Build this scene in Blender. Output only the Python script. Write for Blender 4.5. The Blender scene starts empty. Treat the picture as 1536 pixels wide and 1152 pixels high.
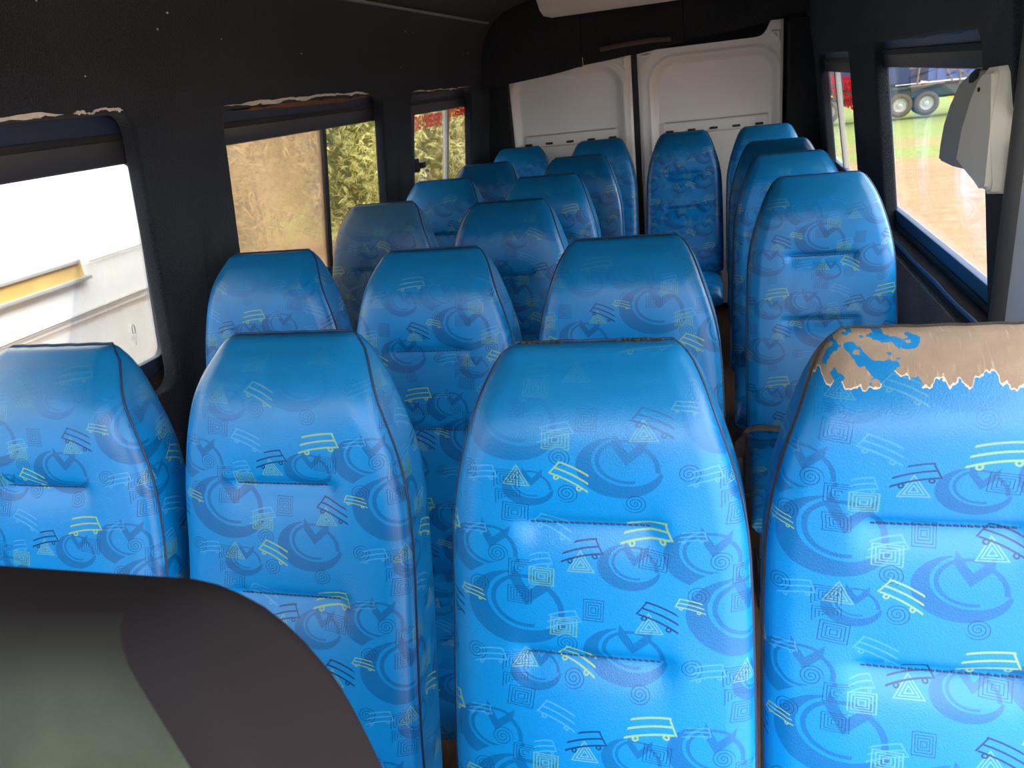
import bpy, bmesh, math, random
from math import sin, cos, pi, radians, sqrt, hypot
from mathutils import Vector, Matrix

C = bpy.context.scene
COL = C.collection
random.seed(7)

# ------------------------------------------------------------------ camera
# world: x right, y towards the rear of the bus, z up, bus floor at z = 0
CAMX, CAMZ = 0.425, 1.44
VY = (1080.0, 95.0)          # vanishing point of the length of the bus
HS = -0.117                  # slope of the horizon in the picture
FPX = 1150.0
def norm(v):
    l = sqrt(sum(c*c for c in v)); return [c/l for c in v]
def cross(a, b):
    return [a[1]*b[2]-a[2]*b[1], a[2]*b[0]-a[0]*b[2], a[0]*b[1]-a[1]*b[0]]
Yc = norm([VY[0]-768, VY[1]-576, FPX])
Zc = norm(cross(Yc, [1, HS, 0]))
if Zc[1] > 0: Zc = [-c for c in Zc]
Xc = norm(cross(Yc, Zc))
if Xc[0] < 0: Xc = [-c for c in Xc]
cam = bpy.data.cameras.new('camera')
cam.sensor_width = 36.0
cam.lens = FPX/1536*36
cam.clip_start = 0.02
cam.clip_end = 300
camo = bpy.data.objects.new('camera', cam)
COL.objects.link(camo)
cam.dof.use_dof = True; cam.dof.focus_distance = 1.8; cam.dof.aperture_fstop = 11.0
camo.matrix_world = Matrix((( Xc[0], -Xc[1], -Xc[2], CAMX),
                            ( Yc[0], -Yc[1], -Yc[2], 0.0),
                            ( Zc[0], -Zc[1], -Zc[2], CAMZ),
                            (0, 0, 0, 1)))
C.camera = camo

# ------------------------------------------------------------------ node helpers
class NT:
    def __init__(self, name):
        self.m = bpy.data.materials.new(name)
        self.m.use_nodes = True
        self.t = self.m.node_tree
        self.t.nodes.clear()
        self.out = self.t.nodes.new('ShaderNodeOutputMaterial')
    def n(self, typ, **kw):
        nd = self.t.nodes.new(typ)
        for k, v in kw.items(): setattr(nd, k, v)
        return nd
    def put(self, sock, v):
        if isinstance(v, bpy.types.NodeSocket): self.t.links.new(v, sock)
        elif v is not None: sock.default_value = v
    def math(self, op, a, b=None, c=None, clamp=False):
        nd = self.n('ShaderNodeMath', operation=op, use_clamp=clamp)
        self.put(nd.inputs[0], a)
        if b is not None: self.put(nd.inputs[1], b)
        if c is not None: self.put(nd.inputs[2], c)
        return nd.outputs[0]
    def vmath(self, op, a, b=None, c=None):
        nd = self.n('ShaderNodeVectorMath', operation=op)
        self.put(nd.inputs[0], a)
        if b is not None: self.put(nd.inputs[1], b)
        if c is not None: self.put(nd.inputs[2], c)
        return nd.outputs['Value'] if op in ('LENGTH', 'DISTANCE', 'DOT_PRODUCT') else nd.outputs[0]
    def mixv(self, f, a, b):
        nd = self.n('ShaderNodeMix', data_type='VECTOR')
        self.put(nd.inputs[0], f); self.put(nd.inputs[4], a); self.put(nd.inputs[5], b)
        return nd.outputs[1]
    def mixc(self, f, a, b):
        nd = self.n('ShaderNodeMix', data_type='RGBA')
        self.put(nd.inputs[0], f); self.put(nd.inputs[6], a); self.put(nd.inputs[7], b)
        return nd.outputs[2]
    def noise(self, vec, scale, detail=3, rough=0.5, dim='3D'):
        nd = self.n('ShaderNodeTexNoise', noise_dimensions=dim)
        if vec is not None: self.put(nd.inputs['Vector'], vec)
        nd.inputs['Scale'].default_value = scale
        nd.inputs['Detail'].default_value = detail
        nd.inputs['Roughness'].default_value = rough
        return nd.outputs[0]
    def maprange(self, v, a, b, c=0.0, d=1.0, smooth=True):
        nd = self.n('ShaderNodeMapRange', interpolation_type='SMOOTHSTEP' if smooth else 'LINEAR')
        self.put(nd.inputs[0], v)
        for i, x in enumerate((a, b, c, d)): nd.inputs[1+i].default_value = x
        return nd.outputs[0]
    def obj(self): return self.n('ShaderNodeTexCoord').outputs['Object']
    def gen(self): return self.n('ShaderNodeTexCoord').outputs['Generated']
    def bump(self, h, strength=0.3, dist=0.002, normal=None):
        nd = self.n('ShaderNodeBump')
        nd.inputs['Strength'].default_value = strength
        nd.inputs['Distance'].default_value = dist
        self.put(nd.inputs['Height'], h)
        if normal is not None: self.put(nd.inputs['Normal'], normal)
        return nd.outputs[0]
    def bsdf(self, color, rough=0.5, metal=0.0, normal=None, spec=None, sheen=None):
        p = self.n('ShaderNodeBsdfPrincipled')
        self.put(p.inputs['Base Color'], color)
        self.put(p.inputs['Roughness'], rough)
        self.put(p.inputs['Metallic'], metal)
        if spec is not None: self.put(p.inputs['Specular IOR Level'], spec)
        if sheen: p.inputs['Sheen Weight'].default_value = sheen
        if normal is not None: self.put(p.inputs['Normal'], normal)
        return p.outputs[0]
    def done(self, shader):
        self.t.links.new(shader, self.out.inputs['Surface'])
        return self.m

def rgba(r, g, b): return (r, g, b, 1.0)
def srgb(r, g, b):
    f = lambda c: c/12.92 if c <= 0.04045 else ((c+0.055)/1.055)**2.4
    return (f(r/255), f(g/255), f(b/255), 1.0)

def plain(name, col, rough=0.5, metal=0.0, var=0.12, scale=12.0, bump=0.0, bscale=200.0, spec=None):
    t = NT(name)
    v = t.obj()
    f = t.noise(v, scale, 4)
    dark = (col[0]*(1-var), col[1]*(1-var), col[2]*(1-var), 1)
    lite = (min(1, col[0]*(1+var)), min(1, col[1]*(1+var)), min(1, col[2]*(1+var)), 1)
    c = t.mixc(f, dark, lite)
    nrm = t.bump(t.noise(v, bscale, 2), bump, 0.002) if bump else None
    return t.done(t.bsdf(c, rough, metal, nrm, spec))

# ------------------------------------------------------------------ upholstery pattern
VINYL = (0.0008, 0.156, 0.440, 1)
# instances in one square repeat (u right, v down), from the cloth of the bus: (u, v, half size u, half size v, turn in degrees, mirrored, kind)
PTU, PTV = 0.288, 0.252
BUS = [(.607, .005, .105, .095, -14, 0, 0.0), (.90, .905, .125, .112, -8, 0, 1.0), (.953, .325, .108, .098, 27, 1, 0.0),
       (.583, .600, .105, .095, 30, 1, 1.0), (.088, .262, .072, .055, 16, 1, 1.0), (.417, .062, .062, .075, -12, 0, .5),
       (.515, .372, .092, .082, -16, 0, .5), (.160, .600, .085, .078, -9, 0, .5), (.488, .885, .105, .09, 27, 1, .5), (.104, .905, .068, .055, -3, 0, .5)]
SPI = [(.218, .030), (.118, .208), (.530, .497), (.090, .578), (.559, .685), (.858, .733)]
SQU = [(.932, .030, .060, .047, 8, 0.0), (.327, .102, .057, .045, 4, 0.0), (.424, .141, .057, .046, 3, 1.0), (.317, .246, .056, .045, 3, 0.0),
       (.659, .305, .045, .056, 3, 0.0), (.520, .405, .060, .048, 3, 1.0), (.284, .617, .060, .046, 2, 0.0), (.284, .725, .058, .046, 2, 0.0),
       (.313, .800, .060, .050, 8, 0.0)]
TRI = [(.607, .070, .078, 0), (.905, .375, .078, 0), (.330, .612, .078, 4)]
CEE = [(.825, .072, .125, 0), (.156, .012, .160, 4), (.310, .315, .215, 4), (.800, .545, .170, 0), (.384, .660, .108, -4)]

def pattern_group():
    """colour of the printed vinyl as a function of the seat's own cloth coordinates (metres)"""
    def build(t, uv):
        s = t.vmath('MULTIPLY', uv, (1/PTU, 1/PTV, 0))
        def local(c, rot, sx, sy):
            nd = t.n('ShaderNodeVectorMath', operation='WRAP')
            t.put(nd.inputs[0], s)
            nd.inputs[1].default_value = (c[0]+.5, c[1]+.5, .5)
            nd.inputs[2].default_value = (c[0]-.5, c[1]-.5, -.5)
            mp = t.n('ShaderNodeMapping', vector_type='TEXTURE')
            t.put(mp.inputs[0], nd.outputs[0])
            mp.inputs['Location'].default_value = (c[0], c[1], 0)
            mp.inputs['Rotation'].default_value = (0, 0, radians(rot))
            mp.inputs['Scale'].default_value = (sx, sy, 1)
            return mp.outputs[0]
        def gather(insts):
            acc = (3.0, 3.0, 0.0); kind = None
            for (c, rot, sx, sy, k) in insts:
                l = local(c, rot, sx, sy)
                m = t.math('LESS_THAN', t.vmath('LENGTH', l), 1.12)
                acc = t.mixv(m, acc, l)
                if k: kind = t.math('MULTIPLY', m, k) if kind is None else t.math('MULTIPLY_ADD', m, k, kind)
            return acc, kind
        def sep(v):
            nd = t.n('ShaderNodeSeparateXYZ'); t.put(nd.inputs[0], v)
            return nd.outputs[0], nd.outputs[1]
        # big crescents with a notch
        v, _ = gather([((a, b), r+8, h*1.22, h*1.0, 0) for a, b, h, r in CEE])
        x, y = sep(v)
        r0 = t.vmath('LENGTH', t.vmath('SUBTRACT', v, (-.02, .02, 0)))
        r1 = t.vmath('LENGTH', t.vmath('SUBTRACT', v, (.12, -.20, 0)))
        cres = t.math('MULTIPLY', t.math('LESS_THAN', r0, .92), t.math('GREATER_THAN', r1, .74))
        op = t.math('GREATER_THAN', t.math('MULTIPLY_ADD', x, -.75, y), -.62)        # open at the upper right
        cres = t.math('MULTIPLY', cres, op)
        slit = t.math('GREATER_THAN', t.math('ABSOLUTE', t.math('SUBTRACT', t.math('MULTIPLY_ADD', x, .55, y), .02)), .05)
        cres = t.math('MULTIPLY', cres, t.math('MAXIMUM', slit, t.math('LESS_THAN', x, .2)))
        ring = t.math('LESS_THAN', t.math('ABSOLUTE', t.math('SUBTRACT', r1, .62)), .045)
        ring = t.math('MULTIPLY', ring, t.math('LESS_THAN', x, .35))
        a = t.math('ABSOLUTE', t.math('SUBTRACT', x, .12))
        vee = t.math('MULTIPLY_ADD', a, 1.5, y)
        vee = t.math('LESS_THAN', t.math('ABSOLUTE', t.math('ADD', vee, .28)), .19)
        vee = t.math('MULTIPLY', vee, t.math('LESS_THAN', a, .36))
        tail = t.math('LESS_THAN', t.math('ABSOLUTE', t.math('SUBTRACT', r0, .80)), .055)
        tail = t.math('MULTIPLY', tail, t.math('MULTIPLY', t.math('GREATER_THAN', x, .3), t.math('LESS_THAN', y, .02)))
        cee = t.math('MAXIMUM', t.math('MAXIMUM', cres, ring), t.math('MAXIMUM', vee, tail))
        # buses
        v, bk = gather([((a, b), r, (-w if mir else w), h*1.15, k) for a, b, w, h, r, mir, k in BUS])
        x, y = sep(v)
        yy = t.math('MULTIPLY_ADD', t.math('MULTIPLY', x, x), -.10, y)
        yb = t.math('ADD', yy, .48)
        ln = t.math('LESS_THAN', t.math('PINGPONG', yb, .165), .042)
        edge = t.math('MULTIPLY_ADD', y, .5, x)                           # slanted free ends at the left
        ln = t.math('MULTIPLY', ln, t.math('MULTIPLY', t.math('LESS_THAN', t.math('ABSOLUTE', t.math('ADD', yy, .15)), .39), t.math('GREATER_THAN', edge, -.82)))
        ln = t.math('MULTIPLY', ln, t.math('LESS_THAN', x, .85))
        cap = t.math('MULTIPLY', t.math('LESS_THAN', t.math('ABSOLUTE', t.math('ADD', t.math('MULTIPLY_ADD', y, -.18, x), -.86)), .035),
                     t.math('LESS_THAN', t.math('ABSOLUTE', t.math('ADD', yy, .15)), .36))
        ax = t.math('SUBTRACT', t.math('ABSOLUTE', x), .55)
        wh = t.math('SQRT', t.math('ADD', t.math('MULTIPLY', ax, ax), t.math('POWER', t.math('SUBTRACT', yy, .28), 2.0)))
        wh = t.math('LESS_THAN', t.math('ABSOLUTE', t.math('SUBTRACT', wh, .09)), .035)
        bus = t.math('MAXIMUM', t.math('MAXIMUM', ln, cap), wh)
        # triangles
        v, _ = gather([((a, b), r, h, h, 0) for a, b, h, r in TRI])
        x, y = sep(v)
        d = t.math('MAXIMUM', y, t.math('MULTIPLY_ADD', t.math('ABSOLUTE', x), .866, t.math('MULTIPLY', y, -.5)))
        tri = t.math('MULTIPLY', t.math('LESS_THAN', t.math('PINGPONG', t.math('ADD', d, .02), .078), .034), t.math('LESS_THAN', d, .49))
        tri = t.math('MULTIPLY', tri, t.math('GREATER_THAN', d, .10))
        # squares
        v, sk = gather([((a, b), r, w/.66, h/.66, k) for a, b, w, h, r, k in SQU])
        x, y = sep(t.vmath('ABSOLUTE', v))
        m = t.math('MAXIMUM', x, y)
        sq = t.math('MULTIPLY', t.math('LESS_THAN', t.math('PINGPONG', m, .0825), t.math('MULTIPLY_ADD', sk, .014, .021)), t.math('LESS_THAN', m, .70))
        sq = t.math('MULTIPLY', sq, t.math('GREATER_THAN', m, .1))
        # spirals
        v, _ = gather([((a, b), 30*i, .052, .052, 0) for i, (a, b) in enumerate(SPI)])
        x, y = sep(v)
        r = t.vmath('LENGTH', v)
        th = t.math('ARCTAN2', y, x)
        sp = t.math('FRACT', t.math('ADD', t.math('MULTIPLY', r, 3.1), t.math('MULTIPLY', th, -1/(2*pi))))
        sp = t.math('MULTIPLY', t.math('LESS_THAN', sp, .21), t.math('LESS_THAN', r, 1.0))
        return cee, bus, bk, tri, sq, sk, sp
    return build

def vinyl(name, torn=False, dull=0.0):
    t = NT(name)
    uvn = t.n('ShaderNodeUVMap', uv_map='cloth').outputs[0]
    oi = t.n('ShaderNodeObjectInfo')
    uv = t.vmath('ADD', uvn, oi.outputs['Color'])
    cee, bus, bk, tri, sq, sk, sp = pattern_group()(t, uv)
    sx = t.n('ShaderNodeSeparateXYZ'); t.put(sx.inputs[0], uvn)
    u, v = sx.outputs[0], sx.outputs[1]
    # the print has worn off around the head end
    wear = t.math('MULTIPLY_ADD', t.noise(uv, 14, 3), .10, v)
    keep = t.maprange(wear, .10, .23, .10, 1.0)
    base = t.mixc(t.noise(uv, 9, 4), (VINYL[0]*.8, VINYL[1]*.92, VINYL[2]*.95, 1), (VINYL[0]*1.3, VINYL[1]*1.08, VINYL[2]*1.05, 1))
    top_tone = t.math('MULTIPLY', t.maprange(wear, .24, .10, 0, 1), .60)
    base = t.mixc(top_tone, base, (.006, .080, .165, 1))  # darker, tealer vinyl towards the top of the seat
    if dull: base = t.mixc(dull, base, (.06, .11, .17, 1))
    c = t.mixc(t.math('MULTIPLY', t.math('MULTIPLY', cee, keep), .78), base, (.0005, .078, .250, 1))
    bcol = t.mixc(t.math('GREATER_THAN', bk, .25), (.0005, .024, .105, 1), (.045, .25, .54, 1))
    bcol = t.mixc(t.math('GREATER_THAN', bk, .75), bcol, (.165, .30, .145, 1))
    white = t.math('COMPARE', bk, .5, .2)
    c = t.mixc(t.math('MULTIPLY', t.math('MULTIPLY', tri, keep), .75), c, (.11, .28, .21, 1))
    scol = t.mixc(t.math('GREATER_THAN', sk, .5), (.0005, .024, .105, 1), (.08, .24, .19, 1))
    c = t.mixc(t.math('MULTIPLY', t.math('MULTIPLY', sq, keep), .88), c, scol)
    c = t.mixc(t.math('MULTIPLY', t.math('MULTIPLY', sp, keep), .88), c, (.0005, .024, .105, 1))
    bf = t.math('MULTIPLY', t.math('MULTIPLY', bus, keep), t.math('MULTIPLY_ADD', white, -.30, .95))
    c = t.mixc(bf, c, bcol)
    grain = t.n('ShaderNodeTexVoronoi', feature='F1')
    t.put(grain.inputs['Vector'], uv); grain.inputs['Scale'].default_value = 620
    g = t.math('MULTIPLY_ADD', t.noise(uv, 900, 1), .4, grain.outputs['Distance'])
    nrm = t.bump(g, .20, .0010)
    nrm = t.bump(t.noise(uv, 11, 2), .05, .01, nrm)
    rough = t.math('MULTIPLY_ADD', t.noise(uv, 30, 2), .14, .26)
    if torn:
        wob = t.noise(uvn, 26, 4, .62)
        mp = t.n('ShaderNodeMapping'); t.put(mp.inputs[0], uvn); mp.inputs['Scale'].default_value = (48, 11, 1)
        drip = t.noise(mp.outputs[0], 1.0, 2, .5)
        edge = t.math('ADD', t.math('MULTIPLY', t.math('SUBTRACT', drip, .5), .085), t.math('MULTIPLY', t.math('SUBTRACT', wob, .5), .05))
        lim = t.math('MULTIPLY_ADD', t.math('ABSOLUTE', t.math('ADD', u, .05)), .05, .064)
        tear = t.math('LESS_THAN', v, t.math('ADD', lim, edge))
        # islands of vinyl that still hold on, on the side next to the aisle
        isl = t.noise(uvn, 36, 3, .5)
        isl_in = t.math('MULTIPLY', t.maprange(u, -.16, -.13, 0, 1), t.maprange(u, .03, -.04, 0, 1))
        isle = t.math('GREATER_THAN', t.math('MULTIPLY', isl, isl_in), .535)
        tear = t.math('MULTIPLY', tear, t.math('SUBTRACT', 1.0, isle))
        tear = t.math('MULTIPLY', tear, t.math('GREATER_THAN', u, -.178))
        foam = t.mixc(t.noise(uvn, 30, 5, .6), srgb(92, 79, 68), srgb(126, 110, 94))
        mp2 = t.n('ShaderNodeMapping'); t.put(mp2.inputs[0], uvn); mp2.inputs['Scale'].default_value = (260, 30, 1)
        foam = t.mixc(t.maprange(t.noise(mp2.outputs[0], 1.0, 2), .60, .74, 0, .35), foam, srgb(160, 142, 122))
        rim = t.math('SUBTRACT', t.math('ADD', lim, edge), v)
        foam = t.mixc(t.maprange(t.math('ABSOLUTE', rim), .0035, .0012, 0, .7), foam, srgb(205, 186, 162))
        c = t.mixc(tear, c, foam)
        rough = t.math('MULTIPLY_ADD', tear, .5, rough, clamp=True)
        nrm = t.bump(t.math('SUBTRACT', 1.0, tear), 1.0, .006, nrm)
    return t.done(t.bsdf(c, rough, 0, nrm, .34))

M = {}
M['vinyl'] = vinyl('printed_blue_vinyl')
M['vinyl_torn'] = vinyl('printed_blue_vinyl_torn', torn=True)
M['vinyl_dull'] = vinyl('printed_blue_vinyl_dull', dull=.55)  # greyer, darker blue for one third-row seat
M['piping'] = plain('seam_blue', (.002, .018, .065, 1), .6)
M['thread'] = plain('dark_thread', (.006, .02, .08, 1), .8)
M['seat_steel'] = plain('seat_frame_grey_paint', (.12, .13, .15, 1), .45, .3)
M['strap'] = plain('brown_webbing', (.06, .045, .04, 1), .6, bump=.3, bscale=500)

def carpet(name, c0, c1):
    t = NT(name)
    v = t.obj()
    f = t.noise(v, 330, 2, .7)
    c = t.mixc(t.maprange(f, .35, .7), c0, c1)
    c = t.mixc(t.maprange(t.noise(v, 3.0, 4), .35, .75, 0, .5), c, (c1[0]*1.2, c1[1]*1.1, c1[2]*1.05, 1))
    nrm = t.bump(f, .9, .004)
    return t.done(t.bsdf(c, .95, 0, nrm, .1, sheen=.12))
M['carpet'] = carpet('charcoal_lining_carpet', (.0042, .0062, .0098, 1), (.019, .0258, .038, 1))
M['carpet_lit'] = carpet('grey_speckled_carpet_lit', (.040, .039, .044, 1), (.26, .25, .26, 1))  # speckled carpet lightened, the light on it put into the colour
M['carpet_mid'] = carpet('dark_speckled_carpet', (.008, .008, .010, 1), (.060, .058, .062, 1))
M['rear_carpet'] = carpet('black_rear_lining', (.010, .0115, .013, 1), (.034, .037, .041, 1))
M['body_blue'] = plain('blue_body_paint', (.020, .062, .165, 1), .35, 0, .15, 5)
M['frame_shaded'] = plain('shaded_body_blue', (.016, .026, .060, 1), .45)  # blue body paint darkened, shade put into the left frames' colour
M['frit'] = plain('dark_glass_border', (.030, .031, .040, 1), .35)
M['rubber'] = plain('black_rubber', (.008, .008, .009, 1), .6)
M['grey_rubber'] = plain('grey_rubber_seal', (.045, .047, .05, 1), .5)
M['white_paint'] = plain('white_body_paint', (.88, .88, .88, 1), .35, 0, .04)
M['door_paint'] = plain('grey_white_door_paint', (.84, .815, .78, 1), .38, 0, .05, 4)
M['beige'] = plain('beige_plastic', (.80, .75, .63, 1), .4, 0, .04, 6)
M['grey_plastic'] = plain('grey_plastic', (.34, .335, .315, 1), .5, 0, .06)
M['black_plastic'] = plain('black_plastic', (.01, .01, .012, 1), .4)
M['dark_hole'] = plain('dark_recess', (.03, .028, .026, 1), .8)
M['foam_edge'] = plain('torn_white_lining_foam', (.62, .57, .52, 1), .9, 0, .2, 60, .6, 90)
M['rust'] = plain('rust_brown_edge', (.16, .065, .03, 1), .85, 0, .4, 30, .5, 120)
M['brown_wood'] = plain('bare_hardboard_edge', (.085, .052, .038, 1), .8, 0, .3, 25)
M['grey_strip'] = plain('grey_trim_strip', (.22, .22, .24, 1), .5)
M['unit_white'] = plain('off_white_plastic', (.55, .54, .50, 1), .45, 0, .05)
def red_film():
    t = NT('red_letter_film')
    c = t.mixc(t.noise(t.obj(), 20, 2), (.72, .03, .04, 1), (.85, .05, .06, 1))
    d = t.n('ShaderNodeBsdfDiffuse'); t.put(d.inputs[0], c)
    tl = t.n('ShaderNodeBsdfTranslucent'); t.put(tl.inputs[0], c)
    m = t.n('ShaderNodeMixShader'); m.inputs[0].default_value = .6
    t.put(m.inputs[1], d.outputs[0]); t.put(m.inputs[2], tl.outputs[0])
    return t.done(m.outputs[0])
M['red_letter'] = red_film()
M['lint'] = plain('white_lint', (.5, .5, .5, 1), .9)

def wood_floor():
    t = NT('brown_wood_floor')
    v = t.obj()
    mp = t.n('ShaderNodeMapping'); t.put(mp.inputs[0], v); mp.inputs['Scale'].default_value = (60, 5, 1)
    f = t.noise(mp.outputs[0], 1.0, 5, .65)
    c = t.mixc(f, srgb(58, 40, 30), srgb(150, 112, 84))
    return t.done(t.bsdf(c, .55, 0, t.bump(f, .2, .002)))
M['floor'] = wood_floor()

def dark_cloth():
    t = NT('dark_seat_cloth')
    v = t.obj()
    f = t.noise(v, 700, 2)
    sx = t.n('ShaderNodeUVMap', uv_map='cloth')
    mid = t.n('ShaderNodeSeparateXYZ'); t.put(mid.inputs[0], sx.outputs[0])
    inset = t.maprange(mid.outputs[0], .214, .200, 0, 1)
    inset = t.math('MULTIPLY', inset, t.maprange(mid.outputs[1], -.012, .055, 0, 1))
    g = t.mixc(t.maprange(t.noise(v, 7, 4), .3, .7), (.030, .042, .031, 1), (.066, .088, .066, 1))
    c = t.mixc(inset, (.013, .0105, .013, 1), g)
    c = t.mixc(t.math('MULTIPLY', f, .35), c, (.02, .02, .02, 1))
    return t.done(t.bsdf(c, .95, 0, t.bump(f, .25, .001), .05))
M['dark_cloth'] = dark_cloth()

def glass(name, tint, dusty=0.0, dust=(1, 1, 1, 1)):
    t = NT(name)
    tr = t.n('ShaderNodeBsdfTransparent'); tr.inputs[0].default_value = tint
    gl = t.n('ShaderNodeBsdfGlossy'); gl.inputs['Roughness'].default_value = .03
    fr = t.n('ShaderNodeFresnel'); fr.inputs[0].default_value = 1.35
    mx = t.n('ShaderNodeMixShader')
    t.put(mx.inputs[0], t.math('MULTIPLY', fr.outputs[0], .6))
    t.put(mx.inputs[1], tr.outputs[0]); t.put(mx.inputs[2], gl.outputs[0])
    res = mx.outputs[0]
    if dusty:
        tl = t.n('ShaderNodeBsdfTranslucent'); tl.inputs[0].default_value = dust
        m2 = t.n('ShaderNodeMixShader')
        d = t.noise(t.obj(), 5, 5, .6)
        t.put(m2.inputs[0], t.maprange(d, .3, .7, dusty*.75, dusty*1.2))
        t.put(m2.inputs[1], res); t.put(m2.inputs[2], tl.outputs[0])
        res = m2.outputs[0]
    return t.done(res)
M['glass'] = glass('clear_window_glass', (.95, .97, .97, 1))
M['glass_brown'] = glass('brown_dusty_glass', (.80, .71, .60, 1), .17, (.56, .47, .38, 1))

# ------------------------------------------------------------------ mesh helpers
def link(name, me, mat=None, parent=None):
    o = bpy.data.objects.new(name, me)
    COL.objects.link(o)
    if mat is not None and me is not None and not me.materials: me.materials.append(mat)
    if parent is not None: o.parent = parent
    return o
def obj(name, bm, mat=None, parent=None, smooth=True):
    me = bpy.data.meshes.new(name)
    bmesh.ops.recalc_face_normals(bm, faces=bm.faces)
    bm.to_mesh(me); bm.free()
    if smooth:
        for p in me.polygons: p.use_smooth = True
        me.set_sharp_from_angle(angle=radians(38))
    return link(name, me, mat, parent)
def empty(name, loc, label=None, cat=None, group=None, rz=0.0):
    o = bpy.data.objects.new(name, None)
    o.empty_display_size = .1
    COL.objects.link(o)
    o.location = loc; o.rotation_euler = (0, 0, rz)
    if label: tag(o, label, cat, group)
    return o
def tag(o, label, cat, group=None):
    o['label'] = label; o['category'] = cat
    if group: o['group'] = group
    return o
def struct(o):
    o['kind'] = 'structure'; return o
def box(bm, x0, x1, y0, y1, z0, z1, bevel=0.0, seg=2):
    r = bmesh.ops.create_cube(bm, size=1.0)
    vs = r['verts']
    for v in vs:
        v.co = Vector((x0+(x1-x0)*(v.co.x+.5), y0+(y1-y0)*(v.co.y+.5), z0+(z1-z0)*(v.co.z+.5)))
    if bevel:
        es = {e for v in vs for e in v.link_edges}
        bmesh.ops.bevel(bm, geom=list(es), offset=bevel, segments=seg, profile=.6, affect='EDGES')
def tube(bm, pts, r, n=8, closed=False, flat=None):
    pts = [Vector(p) for p in pts]
    N = len(pts)
    rings = []
    up = Vector((0, 0, 1))
    for i, p in enumerate(pts):
        a = pts[(i-1) % N] if (closed or i > 0) else p
        b = pts[(i+1) % N] if (closed or i < N-1) else p
        d = (b-a).normalized()
        s = d.cross(up)
        if s.length < 1e-3: s = d.cross(Vector((0, 1, 0)))
        s.normalize(); w = s.cross(d).normalized()
        ra, rb = (r, r) if flat is None else flat
        rings.append([bm.verts.new(p + s*ra*cos(2*pi*k/n) + w*rb*sin(2*pi*k/n)) for k in range(n)])
    for i in range(N if closed else N-1):
        A, B = rings[i], rings[(i+1) % N]
        for k in range(n):
            bm.faces.new((A[k], A[(k+1) % n], B[(k+1) % n], B[k]))
    if not closed:
        bm.faces.new(rings[0][::-1]); bm.faces.new(rings[-1])
def cyl(bm, c, axis, r, h, n=24, r2=None):
    a = Vector(axis).normalized(); c = Vector(c)
    s = a.orthogonal().normalized(); w = a.cross(s)
    r2 = r if r2 is None else r2
    A = [bm.verts.new(c - a*h/2 + (s*cos(2*pi*k/n)+w*sin(2*pi*k/n))*r) for k in range(n)]
    B = [bm.verts.new(c + a*h/2 + (s*cos(2*pi*k/n)+w*sin(2*pi*k/n))*r2) for k in range(n)]
    for k in range(n): bm.faces.new((A[k], A[(k+1) % n], B[(k+1) % n], B[k]))
    bm.faces.new(A[::-1]); bm.faces.new(B)
def lerp_tab(tab, t):
    if t <= tab[0][0]: return tab[0][1]
    for (a, va), (b, vb) in zip(tab, tab[1:]):
        if t <= b:
            f = (t-a)/(b-a); return va+(vb-va)*f
    return tab[-1][1]
def smooth_tab(tab, t):
    # Catmull-Rom through the table
    n = len(tab)
    if t <= tab[0][0]: return tab[0][1]
    if t >= tab[-1][0]: return tab[-1][1]
    for i in range(n-1):
        a, va = tab[i]; b, vb = tab[i+1]
        if t <= b:
            m0 = (vb-tab[i-1][1])/(b-tab[i-1][0]) if i > 0 else (vb-va)/(b-a)
            m1 = (tab[i+2][1]-va)/(tab[i+2][0]-a) if i+2 < n else (vb-va)/(b-a)
            h = b-a; f = (t-a)/h
            return ((2*f**3-3*f*f+1)*va + (f**3-2*f*f+f)*h*m0 + (-2*f**3+3*f*f)*vb + (f**3-f*f)*h*m1)
def rrect(a0, a1, b0, b1, r, n=6):
    out = []
    for (ca, cb, s) in ((a1-r, b0+r, -90), (a1-r, b1-r, 0), (a0+r, b1-r, 90), (a0+r, b0+r, 180)):
        for k in range(n+1):
            an = radians(s+90*k/n)
            out.append((ca+r*cos(an), cb+r*sin(an)))
    return out
def sheet(loops, extrude, bevel=0.0, cuts=(), bres=2):
    """bmesh of a flat sheet (first loop outside, the others holes) in (a, b, c): a, b in the sheet, c its thickness"""
    cu = bpy.data.curves.new('tmp', 'CURVE')
    cu.dimensions = '2D'; cu.fill_mode = 'BOTH'
    cu.extrude = extrude; cu.bevel_depth = bevel; cu.bevel_resolution = bres
    for lp in loops:
        sp = cu.splines.new('POLY'); sp.points.add(len(lp)-1)
        for p, q in zip(sp.points, lp): p.co = (q[0], q[1], 0, 1)
        sp.use_cyclic_u = True
    o = bpy.data.objects.new('tmp', cu)
    me = bpy.data.meshes.new_from_object(o)
    bm = bmesh.new(); bm.from_mesh(me)
    bpy.data.objects.remove(o); bpy.data.curves.remove(cu); bpy.data.meshes.remove(me)
    bmesh.ops.remove_doubles(bm, verts=bm.verts, dist=1e-5)
    for (ax, val) in cuts:
        co = [0, 0, 0]; no = [0, 0, 0]; co[ax] = val; no[ax] = 1
        bmesh.ops.bisect_plane(bm, geom=bm.verts[:]+bm.edges[:]+bm.faces[:], dist=1e-6, plane_co=co, plane_no=no)
    return bm
def text_mesh(body, size, depth=.0006, bold=.0):
    cu = bpy.data.curves.new('tmp', 'FONT')
    cu.body = body; cu.size = size; cu.extrude = depth; cu.offset = bold
    cu.align_x = 'CENTER'; cu.align_y = 'CENTER'
    o = bpy.data.objects.new('tmp', cu)
    me = bpy.data.meshes.new_from_object(o)
    bpy.data.objects.remove(o); bpy.data.curves.remove(cu)
    bm = bmesh.new(); bm.from_mesh(me); bpy.data.meshes.remove(me)
    return bm

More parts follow.
